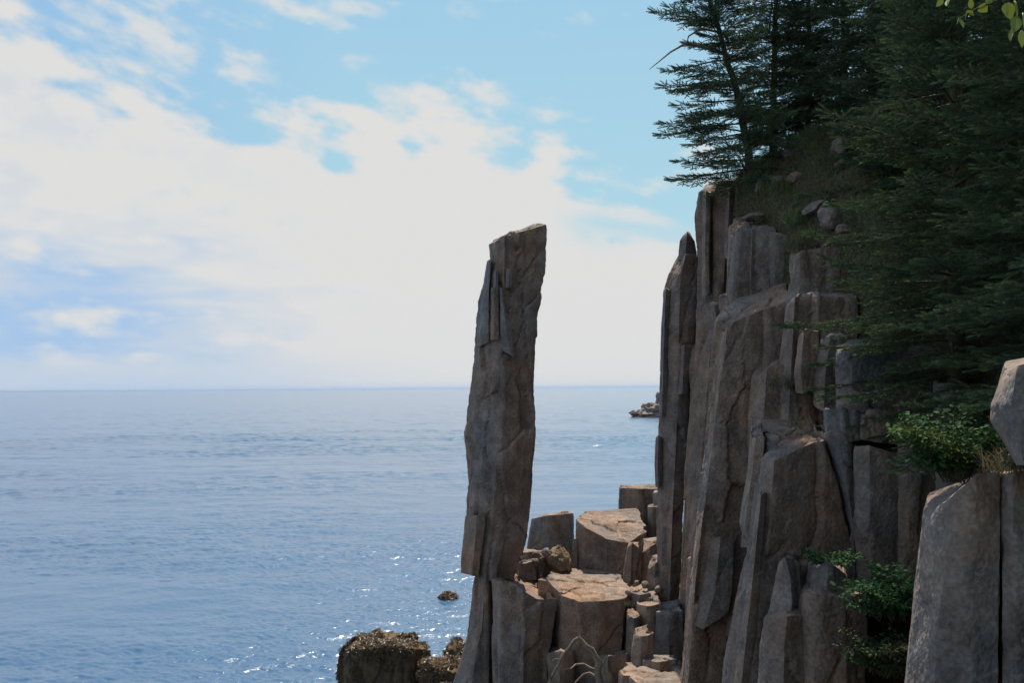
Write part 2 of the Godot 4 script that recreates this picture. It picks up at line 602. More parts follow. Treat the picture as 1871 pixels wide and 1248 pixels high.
# ---------------------------------------------------------------- sea
func sea_mesh() -> ArrayMesh:
	var n := FastNoiseLite.new()
	n.seed = 77
	n.noise_type = FastNoiseLite.TYPE_SIMPLEX_SMOOTH
	n.frequency = 1.0
	n.fractal_type = FastNoiseLite.FRACTAL_FBM
	n.fractal_octaves = 3
	var cols := 780
	var pts := PackedVector3Array()
	var col := PackedColorArray()
	var rows := 0
	var r := 19.0
	while true:
		var cell := r * 0.003
		var w2 := clampf(5.0 / cell - 1.0, 0, 1)
		var w3 := clampf(0.9 / cell - 1.0, 0, 1)
		var w4 := clampf(0.45 / cell - 1.0, 0, 1)
		var w5 := clampf(0.22 / cell - 1.0, 0, 1)
		var w6 := clampf(2.4 / cell - 1.0, 0, 1)
		var far := clampf((r - 45.0) / 110.0, 0, 1)   # the wind freshens away from the shelter of the cliff
		for k in cols + 1:
			var a := deg_to_rad(lerpf(-42.0, 42.0, float(k) / cols))
			var x := sin(a) * r
			var z := -cos(a) * r
			# slicks and gusts: patches of calmer and rougher water
			var gust := clampf(0.9 + 1.2 * n.get_noise_2d(x * 0.014 + 9.0, z * 0.04), 0.4, 1.5)
			# swell, wind waves, ripples: each dies out where the sheet is too coarse to carry it
			var y := n.get_noise_2d(x * 0.06, z * 0.14) * 0.14 * w2
			if w3 > 0.0:
				y += gust * n.get_noise_2d(x * 0.32 + 40.0, z * 0.75 + x * 0.1) * (0.065 + 0.075 * far) * w3
			if far > 0.0 and w6 > 0.0:
				y += gust * n.get_noise_2d(x * 0.11 - 30.0, z * 0.27 - x * 0.03) * 0.24 * far * w6
			if w4 > 0.0:
				y += gust * (0.5 - 2.0 * absf(n.get_noise_2d(x * 0.8 - 70.0, z * 1.8 - x * 0.3))) * 0.032 * w4
			if w5 > 0.0:
				y += gust * (0.5 - 2.0 * absf(n.get_noise_2d(x * 2.0 + 20.0 + z * 0.4, z * 3.9 + x * 0.6))) * 0.017 * w5
			pts.append(Vector3(x, y, z))
			col.append(Color(1, 1, 1))
		rows += 1
		if r > 25000.0:
			break
		r *= 1.0032 if r < 60.0 else (1.005 if r < 180.0 else (1.012 if r < 1500.0 else 1.1))
	var mb := Builder.new()
	mb.grid(pts, col, rows, cols + 1, Vector3.UP)
	# the rest of the sea, round behind the land
	var b := [Vector3(-25000, -0.3, 25000), Vector3(25000, -0.3, 25000), Vector3(25000, -0.3, -25000), Vector3(-25000, -0.3, -25000)]
	mb.tri(b[0], b[2], b[1], Vector3.UP, Color(1, 1, 1))
	mb.tri(b[0], b[3], b[2], Vector3.UP, Color(1, 1, 1))
	return mb.commit()

# ---------------------------------------------------------------- ground
func lookup(tab: Array, x: float) -> float:
	if x <= tab[0][0]:
		return tab[0][1]
	for k in tab.size() - 1:
		if x < tab[k + 1][0]:
			return lerpf(tab[k][1], tab[k + 1][1], smoothstep(0.0, 1.0, (x - tab[k][0]) / (tab[k + 1][0] - tab[k][0])))
	return tab[tab.size() - 1][1]

var edge_x := [[-60, -20.0], [-14, -9.0], [-1, -7.0], [1.5, -3.0], [3, 2.6], [5, 4.4], [7, 4.9], [9, 5.6], [11, 6.4], [12.3, 6.2], [13, 5.9], [15, 5.8], [17, 5.3], [18.5, 5.1], [21, 5.6], [30, 7.0], [60, 14.0]]
var edge_y := [[-60, 16.0], [-30, 12.0], [-6, 7.6], [0, 7.0], [3, 6.6], [5, 7.2], [8, 8.2], [11, 9.3], [13, 10.2], [14.5, 11.5], [16, 12.6], [18, 13.7], [21, 13.4], [30, 12.0], [60, 9.0]]

var drop := [[5, 3.0], [8, 3.2], [10.6, 3.2], [11.4, 14.0]]

func ground_y(x: float, z: float) -> float:
	var D := -z
	var ex := lookup(edge_x, D)
	var ey := lookup(edge_y, D)
	var y := ey
	if x > ex:
		y += minf(x - ex, 12.0) * (0.55 if D > 2.0 else 0.25)
	else:
		y -= (ex - x) * lookup(drop, D)
	y += n_fbm.get_noise_3d(x * 0.7, 3.0, z * 0.7) * 0.5 + n_fbm.get_noise_3d(x * 2.5, 7.0, z * 2.5) * 0.2
	# rocky foot of the cliff
	var foot := 1.6 + 0.22 * (x - 1.0) + n_fbm.get_noise_3d(x * 0.5, 1.0, z * 0.5) * 1.2
	if x < -0.5:
		foot -= (-0.5 - x) * 1.3
	return maxf(maxf(y, foot) if D > 5.0 else y, -3.0)

func ground_mesh(x0: float, x1: float, d0: float, d1: float, step: float) -> ArrayMesh:
	var cols := int((x1 - x0) / step) + 1
	var rows := int((d1 - d0) / step) + 1
	var pts := PackedVector3Array()
	var col := PackedColorArray()
	for r in rows:
		for c in cols:
			var x := x0 + c * step
			var z := -(d0 + r * step)
			pts.append(Vector3(x, ground_y(x, z), z))
			col.append(Color(1, 1, 1))
	var mb := Builder.new()
	mb.grid(pts, col, rows, cols, Vector3.UP)
	return mb.commit()

# ---------------------------------------------------------------- plants
func make_shoot(needles: int, length: float, width: float) -> ArrayMesh:
	var rng := RandomNumberGenerator.new()
	rng.seed = 3
	var mb := Builder.new()
	var wood := Color(0.9, 0.6, 0.4)
	mb.tri(Vector3(-0.03, 0, 0), Vector3(0.03, 0, 0), Vector3(0, 0, 0.95), Vector3.UP, wood)
	mb.tri(Vector3(0, -0.03, 0), Vector3(0, 0.03, 0), Vector3(0, 0, 0.95), Vector3.RIGHT, wood)
	for k in needles:
		var f := (k + rng.randf()) / needles
		var a := k * 2.399 + rng.randf() * 0.4
		var side := Vector3(cos(a), sin(a) + 0.15, 0)
		var root := Vector3(0, 0, f * 0.95)
		var dir := (side * (1.0 - 0.45 * f) + Vector3(0, 0, 0.4 + 0.6 * f)).normalized()
		var tip := root + dir * length * rng.randf_range(0.8, 1.15)
		var wv := dir.cross(Vector3(rng.randfn(), rng.randfn(), rng.randfn())).normalized() * width
		var g := rng.randf_range(0.8, 1.2)
		var nn := (side + Vector3(0, 0.3, 0)).normalized()
		# this year's needles near the tip are paler and yellower
		g *= 0.62
		if f > 0.62:
			mb.tri(root - wv, root + wv, tip, nn, Color(g * 1.5, g * 1.45, g * 1.15))
		else:
			mb.tri(root - wv, root + wv, tip, nn, Color(g, g, g))
	return mb.commit()

func facing(dir: Vector3, at: Vector3, s: float, roll := 0.0) -> Transform3D:
	var z := dir.normalized()
	var x := Vector3.UP.cross(z)
	if x.length_squared() < 1e-4:
		x = Vector3.RIGHT
	x = x.normalized()
	var y := z.cross(x)
	var b := Basis(x, y, z)
	if roll != 0.0:
		b = b * Basis(Vector3(0, 0, 1), roll)
	return Transform3D(b.scaled_local(Vector3(s, s, s)), at)

func spruce(label: String, trunk: Array, girth: float, radius: float, sd: int, opt := {}) -> Node3D:
	var rng := RandomNumberGenerator.new()
	rng.seed = sd
	var t := thing("spruce_tree", label, "tree", trunk[0], opt.get("group", "spruces on the cliff"))
	var curve := Curve3D.new()
	curve.add_point(trunk[0] - Vector3(0, 1.2, 0))
	for p in trunk:
		curve.add_point(p)
	var L := curve.get_baked_length()
	var pts := []
	var rad := []
	for k in 25:
		var f := k / 24.0
		pts.append(curve.sample_baked(f * L) + Vector3(rng.randfn() * 0.012, 0, rng.randfn() * 0.012))
		rad.append(girth * 0.68 * (1.0 - f * 0.93) * (1.0 + 0.35 * exp(-f * 18.0)))
	var tb := Builder.new()
	tb.tube(pts, rad, 9, Color(1, 1, 1))
	part("trunk", tb.commit(), M.bark, t)
	var lb := Builder.new()
	var xf := []
	var cl := []
	var start: float = opt.get("start", 0.08)
	var stepw: float = opt.get("step", 0.27)
	var ss: float = opt.get("shoot", 0.115) * 1.3
	var gap: float = opt.get("gap", 0.075)
	var bias: Vector3 = opt.get("bias", Vector3.ZERO)
	var fill: float = opt.get("fill", 1.0)
	var h := start * L
	while h < L * 0.985:
		var f := h / L
		var nb := rng.randi_range(4, 6)
		var a0 := rng.randf() * TAU
		for b in nb:
			if rng.randf() > fill:
				continue
			var az := a0 + TAU * b / nb + rng.randfn() * 0.25
			var dh := Vector3(cos(az), 0, sin(az))
			var len := radius * pow(1.0 - f * 0.95, 0.75) * rng.randf_range(0.5, 1.15) * (0.75 + 0.25 * minf(1.0, f / 0.12))
			if bias != Vector3.ZERO:
				len *= 1.0 + dh.dot(bias)
			if len < 0.15:
				continue
			var o := curve.sample_baked(h + rng.randf_range(-0.1, 0.1))
			var e0 := lerpf(-0.12, 0.75, f) + rng.randfn() * 0.1
			var sag := lerpf(0.42, 0.1, f)
			var bp := []
			var br := []
			var nseg := 9
			for s in nseg + 1:
				var x := float(s) / nseg
				bp.append(o + dh * len * x + Vector3(0, len * (e0 * x - sag * x * x + sag * 0.75 * x * x * x), 0) + dh.cross(Vector3.UP) * sin(x * 3.0 + az) * len * 0.04)
				br.append(lerpf(0.022, 0.003, x) * (0.5 + len * 0.28))
			lb.tube(bp, br, 4, Color(1, 1, 1))
			var dist := 0.0
			var side := 1.0
			var sstep := gap * 0.8
			var s0 := 0.22 if len > 0.8 else 0.1
			dist = len * s0
			while dist < len:
				var x := dist / len
				var k := mini(int(x * nseg), nseg - 1)
				var p0: Vector3 = bp[k].lerp(bp[k + 1], x * nseg - k)
				var bd: Vector3 = (bp[k + 1] - bp[k]).normalized()
				var lat := bd.cross(Vector3.UP).normalized() * side
				side = -side
				var sl := (0.40 * len * (1.0 - x) + 0.10) * rng.randf_range(0.6, 1.15)
				sl = minf(sl, 0.75)
				var sdv := (bd * 0.75 + lat * 0.8 + Vector3(0, rng.randf_range(-0.28, 0.10), 0)).normalized()
				if rng.randf() < 0.12:
					sl *= 0.4
				lb.tube([p0, p0 + sdv * sl], [0.004, 0.002], 3, Color(1, 1, 1))
				var q := gap * 0.5
				var sgn := 1.0
				while q < sl:
					var pp := p0 + sdv * q + Vector3(0, -0.12 * q * q, 0)
					var l2 := sdv.cross(Vector3.UP).normalized() * sgn
					sgn = -sgn
					var d2 := (sdv * 0.8 + l2 * 0.75 + Vector3(rng.randfn() * 0.12, rng.randf_range(-0.1, 0.28), rng.randfn() * 0.12)).normalized()
					xf.append(facing(d2, pp, ss * rng.randf_range(0.7, 1.2), rng.randf() * 6.0))
					cl.append(green(rng))
					q += gap * 0.62
				xf.append(facing(sdv + Vector3(0, 0.1, 0), p0 + sdv * (sl - 0.02), ss * rng.randf_range(0.9, 1.3), rng.randf() * 6.0))
				cl.append(green(rng))
				dist += sstep * rng.randf_range(0.7, 1.3)
			for s in 3:
				xf.append(facing((bp[nseg] - bp[nseg - 1]).normalized() + Vector3(rng.randfn(), rng.randfn() * 0.3, rng.randfn()) * 0.3, bp[nseg] - dh * 0.02, ss * 1.25))
				cl.append(green(rng))
		h += stepw * rng.randf_range(0.7, 1.3)
	part("limbs", lb.commit(), M.bark, t)
	var cr := copies("crown", shoot_mesh, M.needle, t, xf, cl)
	cr.set_meta("kind", "stuff")
	# bare dead branches low on the trunk
	for d in opt.get("dead", []):
		var db := Builder.new()
		db.tube(d[0], d[1], 5, Color(0.75, 0.75, 0.75))
		part("dead_branch", db.commit(), M.dead, t, "bare grey dead branch")
	return t

func green(rng: RandomNumberGenerator) -> Color:
	var k := rng.randf_range(0.75, 1.3)
	var y := rng.randf() * rng.randf()
	return Color(lerpf(0.115, 0.19, y) * k, lerpf(0.175, 0.255, y) * k, lerpf(0.115, 0.11, y) * k)

func leaf_shape(wide: float) -> ArrayMesh:
	var mb := Builder.new()
	var n := 5
	var l := []
	var r := []
	var c := []
	for k in n + 1:
		var f := float(k) / n
		var w := sin(pow(f, 0.8) * PI) * wide + 0.004
		c.append(Vector3(0, -0.10 * f * f, f))
		l.append(Vector3(-w, 0.07 - 0.16 * f * f, f))
		r.append(Vector3(w, 0.07 - 0.16 * f * f, f))
	for k in n:
		var nl := Vector3(0.35, 1, 0).normalized()
		var nr := Vector3(-0.35, 1, 0).normalized()
		mb.tri(l[k], c[k], l[k + 1], nl, Color(1, 1, 1))
		mb.tri(c[k], c[k + 1], l[k + 1], nl, Color(1, 1, 1))
		mb.tri(c[k], r[k], c[k + 1], nr, Color(1, 1, 1))
		mb.tri(r[k], r[k + 1], c[k + 1], nr, Color(1, 1, 1))
	return mb.commit()

var leaf_mesh: ArrayMesh
var blade_mesh: ArrayMesh
var frond_mesh: ArrayMesh

# arching stems set with paired leaflets
func shrub(label: String, at: Vector3, spread: Vector3, stems: int, leaf: float, cols: Array, sd: int, toward := Vector3.ZERO) -> Node3D:
	var rng := RandomNumberGenerator.new()
	rng.seed = sd
	var t := thing("leafy_shrub", label, "shrub", at, "shrubs in the cliff gullies")
	var sb := Builder.new()
	var xf := []
	var cl := []
	for s in stems:
		var az := rng.randf() * TAU
		var out := Vector3(cos(az) * spread.x, spread.y * rng.randf_range(0.35, 1.0), sin(az) * spread.z) * rng.randf_range(0.5, 1.0) + toward
		var base := at + Vector3(rng.randfn() * spread.x * 0.2, 0, rng.randfn() * spread.z * 0.2)
		var bp := []
		var br := []
		for k in 9:
			var f := k / 8.0
			bp.append(base + Vector3(out.x * f, out.y * (1.5 * f - 0.6 * f * f), out.z * f))
			br.append(lerpf(0.006, 0.0015, f))
		sb.tube(bp, br, 4, Color(1, 1, 1))
		var tone: Color = cols[rng.randi() % cols.size()]
		for k in range(2, 9):
			for side: float in [-1.0, 1.0]:
				var d: Vector3 = (bp[k] - bp[k - 1]).normalized()
				var lat: Vector3 = d.cross(Vector3.UP).normalized() * side
				var tw: Vector3 = (d * 0.6 + lat + Vector3(0, rng.randf_range(-0.3, 0.3), 0)).normalized()
				for j in 4:
					var pos: Vector3 = bp[k] + tw * leaf * 0.8 * (j + 0.3)
					var ld: Vector3 = (tw + lat.cross(tw) * (0.9 if j % 2 == 0 else -0.9) + Vector3(0, -0.25, 0) + Vector3(rng.randfn(), rng.randfn(), rng.randfn()) * 0.25).normalized()
					xf.append(facing(ld, pos, leaf * rng.randf_range(0.7, 1.25), rng.randfn() * 0.5))
					var g := rng.randf_range(0.75, 1.3)
					cl.append(Color(tone.r * g, tone.g * g, tone.b * g))
	part("stems", sb.commit(), M.bark, t)
	var fo := copies("foliage", leaf_mesh, M.leaf, t, xf, cl)
	fo.set_meta("kind", "stuff")
	return t

func make_blade() -> ArrayMesh:
	var mb := Builder.new()
	var n := 4
	for k in n:
		var f := float(k) / n
		var g := float(k + 1) / n
		var w0 := 0.022 * (1.0 - f * f)
		var w1 := 0.022 * (1.0 - g * g)
		var a := Vector3(0, f * (1.0 - 0.25 * f), f * f * 0.6)
		var b := Vector3(0, g * (1.0 - 0.25 * g), g * g * 0.6)
		var x := Vector3(1, 0, 0)
		mb.tri(a - x * w0, a + x * w0, b + x * w1, Vector3(0, 0.5, -0.8).normalized(), Color(1, 1, 1))
		mb.tri(a - x * w0, b + x * w1, b - x * w1, Vector3(0, 0.5, -0.8).normalized(), Color(1, 1, 1))
	return mb.commit()

func tuft(label: String, at: Vector3, radius: float, height: float, count: int, cols: Array, sd: int, hang := 0.0) -> void:
	var rng := RandomNumberGenerator.new()
	rng.seed = sd
	var xf := []
	var cl := []
	for k in count:
		var a := rng.randf() * TAU
		var r := radius * sqrt(rng.randf())
		var p := at + Vector3(cos(a) * r, -0.02 - hang * rng.randf(), sin(a) * r * 0.6)
		var tilt := Basis(Vector3(rng.randfn(), 0, rng.randfn()).normalized(), rng.randf_range(0.1, 0.75))
		var b := tilt * Basis(Vector3.UP, rng.randf() * TAU)
		var h := height * rng.randf_range(0.5, 1.15)
		xf.append(Transform3D(b.scaled_local(Vector3(h, h, h) * Vector3(0.8, 1, 1)), p))
		var c: Color = cols[rng.randi() % cols.size()]
		var g := rng.randf_range(0.7, 1.3)
		cl.append(Color(c.r * g, c.g * g, c.b * g))
	var t := thing("grass_tuft", label, "grass", at, "grass tufts on the cliff")
	var o := copies("blades", blade_mesh, M.leaf, t, xf, cl)
	o.set_meta("kind", "stuff")

# rockweed hanging over a stone: short ribbons laid down the slope
func weed_on(parent: Node3D, mesh: ArrayMesh, count: int, size: float, cols: Array, sd: int, low: float, high: float) -> void:
	var rng := RandomNumberGenerator.new()
	rng.seed = sd
	var ar := mesh.surface_get_arrays(0)
	var v: PackedVector3Array = ar[Mesh.ARRAY_VERTEX]
	var nn: PackedVector3Array = ar[Mesh.ARRAY_NORMAL]
	var xf := []
	var cl := []
	var tries := 0
	while xf.size() < count and tries < count * 12:
		tries += 1
		var k := rng.randi() % v.size()
		var p := v[k] + Vector3(rng.randfn(), rng.randfn(), rng.randfn()) * 0.02
		if p.y < low or p.y > high or nn[k].y < -0.2:
			continue
		if n_fbm.get_noise_3dv(p * 0.9 + Vector3(sd, 0, 0)) < -0.12:
			continue
		var down := (Vector3.DOWN - nn[k] * Vector3.DOWN.dot(nn[k]))
		var dir := (down + Vector3(rng.randfn(), rng.randfn() * 0.4, rng.randfn()) * 0.45 + nn[k] * rng.randf_range(0.05, 0.5)).normalized()
		xf.append(facing(dir, p + nn[k] * 0.01, size * rng.randf_range(0.5, 1.3), rng.randfn() * 0.8))
		var c: Color = cols[rng.randi() % cols.size()]
		var g := rng.randf_range(0.5, 1.5)
		cl.append(Color(c.r * g, c.g * g, c.b * g))
	var o := copies("seaweed", frond_mesh, M.weed, parent, xf, cl)
	o.set_meta("kind", "stuff")

func make_frond() -> ArrayMesh:
	var rng := RandomNumberGenerator.new()
	rng.seed = 8
	var mb := Builder.new()
	for k in 4:
		var a := rng.randf_range(-0.7, 0.7)
		var d := Vector3(sin(a), rng.randf_range(-0.1, 0.25), cos(a))
		var x := Vector3(cos(a), 0, -sin(a)) * 0.045
		var m := d * 0.5 + Vector3(0, 0.12, 0)
		var nm := Vector3(0, 1, 0.2).normalized()
		mb.tri(-x * 0.4, x * 0.4, m + x, nm, Color(1, 1, 1))
		mb.tri(-x * 0.4, m + x, m - x, nm, Color(1, 1, 1))
		mb.tri(m - x, m + x, d, nm, Color(0.9, 0.9, 0.9))
	return mb.commit()

# ---------------------------------------------------------------- the place
func _ready() -> void:
	# camera
	var cam := Camera3D.new()
	cam.name = "camera"
	cam.fov = 45.0
	cam.near = 0.1
	cam.far = 60000.0
	cam_basis = Basis.from_euler(Vector3(deg_to_rad(3.22), 0, deg_to_rad(-0.42)))
	cam.transform = Transform3D(cam_basis, EYE)
	add_child(cam)
	cam.current = true
	# sky
	var env := Environment.new()
	env.background_mode = Environment.BG_SKY
	var sk := Sky.new()
	var pm := PanoramaSkyMaterial.new()
	pm.panorama = make_sky()
	sk.sky_material = pm
	env.sky = sk
	env.tonemap_mode = Environment.TONE_MAPPER_LINEAR
	env.tonemap_exposure = 1.6
	env.background_energy_multiplier = 0.625
	env.sdfgi_enabled = true
	env.ssao_enabled = true
	env.ssil_enabled = true
	env.fog_enabled = true
	env.fog_density = 0.00006
	env.fog_light_color = Color(0.72, 0.82, 0.95)
	var we := WorldEnvironment.new()
	we.name = "environment"
	we.environment = env
	add_child(we)
	# sun: high, beyond the rock and a little to the cliff's side of it
	var sun := DirectionalLight3D.new()
	sun.name = "sun"
	sun.light_color = Color(1.0, 0.95, 0.87)
	sun.light_energy = 1.45
	sun.light_angular_distance = 0.5
	sun.shadow_enabled = true
	var az := deg_to_rad(8.0)
	var el := deg_to_rad(60.0)
	var to_sun := Vector3(sin(az) * cos(el), sin(el), -cos(az) * cos(el))
	sun.transform = Transform3D(Basis.looking_at(-to_sun, Vector3.UP), to_sun * 50.0)
	add_child(sun)

	n_cell.noise_type = FastNoiseLite.TYPE_CELLULAR
	n_cell.seed = 2
	n_cell.frequency = 1.0
	n_cell.cellular_return_type = FastNoiseLite.RETURN_CELL_VALUE
	n_cell.cellular_jitter = 0.9
	n_cell.fractal_type = FastNoiseLite.FRACTAL_NONE
	n_edge.noise_type = FastNoiseLite.TYPE_CELLULAR
	n_edge.seed = 2
	n_edge.frequency = 1.0
	n_edge.cellular_return_type = FastNoiseLite.RETURN_DISTANCE2_SUB
	n_edge.cellular_jitter = 0.9
	n_edge.fractal_type = FastNoiseLite.FRACTAL_NONE
	n_fbm.noise_type = FastNoiseLite.TYPE_SIMPLEX_SMOOTH
	n_fbm.seed = 5
	n_fbm.frequency = 1.0
	n_fbm.fractal_octaves = 4
	make_materials()
	shoot_mesh = make_shoot(92, 0.145, 0.02)
	leaf_mesh = leaf_shape(0.3)
	blade_mesh = make_blade()
	frond_mesh = make_frond()

	setting_out()
	ledge()
	balanced_rock()
	cliff()
	shore_stones()
	trees()
	undergrowth()

func setting_out() -> void:
	var sea := MeshInstance3D.new()
	sea.name = "sea"
	sea.mesh = sea_mesh()
	sea.material_override = M.sea
	sea.set_meta("kind", "structure")
	add_child(sea)
	var g := setting("ground")
	part("hillside", ground_mesh(-1.5, 16.0, 3.0, 32.0, 0.16), M.soil, g)
	part("hilltop", ground_mesh(-22.0, 40.0, -45.0, 3.0, 1.0), M.soil, g)
	var rs := RandomNumberGenerator.new()
	rs.seed = 17
	for k in 6:
		var sd := rs.randf_range(14.0, 18.6)
		var sx := lookup(edge_x, sd) + rs.randf_range(-0.25, 1.8)
		var r := rs.randf_range(0.06, 0.2)
		part("stone", boulder(Vector3(sx, ground_y(sx, -sd) - r * 0.15, -sd), Vector3(r * 1.3, r * 0.8, r), 30.0 + k, {"rows": 16, "flats": 22, "rough": 0.16, "tint": BROWN, "turn": Vector3(rs.randf(), rs.randf() * 6.0, rs.randf())}), M.stone, g)
	# far shore, low on the horizon
	var hb := Builder.new()
	var pts := PackedVector3Array()
	var col := PackedColorArray()
	for r in 3:
		for k in 81:
			var a := deg_to_rad(lerpf(-48.0, -9.0, k / 80.0))
			var R := 13000.0 + r * 900.0
			var h := (34.0 + 14.0 * n_fbm.get_noise_2d(k * 0.12, 3.0)) * (1.0 - k / 80.0) if r > 0 else -2.0
			if r == 2:
				h = -5.0
			pts.append(Vector3(sin(a) * R, h, -cos(a) * R))
			col.append(Color(1, 1, 1))
	hb.grid(pts, col, 3, 81, Vector3(0, 0.5, 1))
	var hills := MeshInstance3D.new()
	hills.name = "hills"
	hills.mesh = hb.commit()
	hills.material_override = M.hill
	hills.set_meta("kind", "structure")
	add_child(hills)

const BROWN := Color(1.07, 0.98, 0.91)
const GREY := Color(0.97, 1.0, 1.03)
const RED := Color(1.18, 0.96, 0.80)
const PALE := Color(1.05, 1.03, 1.0)

func balanced_rock() -> void:
	var t := thing("balanced_rock", "tall slender basalt column balanced upright on a ledge above the sea", "rock", P(900, 1056, 21.5))
	var main := rock([
		[[447, 440, 432, 410, 408, 436], 893, 905, 922, 1000],
		[475, 895, 907, 922, 998],
		[500, 886, 900, 921, 996],
		[545, 877, 893, 919, 988],
		[580, 870, 888, 917, 980],
		[640, 866, 886, 915, 979],
		[700, 860, 884, 914, 975],
		[745, 854, 880, 912, 978],
		[795, 851, 878, 910, 979],
		[850, 855, 876, 907, 975],
		[935, 850, 872, 901, 968],
		[985, 848, 868, 893, 962],
		[1030, 866, 872, 886, 947],
		[[1056, 1058, 1062, 1058, 1054, 1054], 872, 876, 888, 939]], 20.6, [0.95, 0.25, 0.0, 0.45], 1.7, {"seed": 3.0, "amp": 1.1, "tint": BROWN, "squeeze": 0.12, "step": 0.035})
	part("column", main, M.rock, t)
	# slabs still clinging to the face
	var S := [
		[[[[942, 942, 942, 942, 942], 850, 871, 888], [985, 846, 868, 884], [1020, 842, 864, 878], [[1046, 1052, 1055, 1052, 1046], 841, 862, 876]], 20.45, [0.85, 0.05, 0.1], 1.0, RED],
		[[[526, 896, 903, 911], [570, 896, 903, 912], [621, 895, 903, 912]], 20.5, [0.12, 0, 0.05], 0.5, GREY],
		[[[495, 902, 906, 911], [526, 900, 905, 911]], 20.52, [0.12, 0, 0.05], 0.45, GREY],
		[[[526, 912, 916, 921], [570, 914, 921, 926], [610, 914, 926, 938], [[640, 650, 655, 650, 640], 918, 934, 941]], 20.42, [0.1, 0, 0.14], 0.5, GREY],
		[[[491, 924, 930, 937], [526, 923, 929, 936]], 20.48, [0.06, 0, 0.08], 0.4, GREY],
		[[[[478, 474, 474, 474, 478], 889, 893, 897], [545, 879, 888, 893], [600, 871, 882, 893], [[634, 632, 625, 625, 634], 868, 878, 893]], 20.7, [0.7, 0.1, 0.0], 0.7, GREY]]
	for k in S.size():
		var s: Array = S[k]
		part("slab", rock(s[0], s[1], s[2], s[3], {"seed": 20.0 + k, "amp": 0.4, "tint": s[4], "chip": 0.6, "step": 0.03}), M.rock, t)

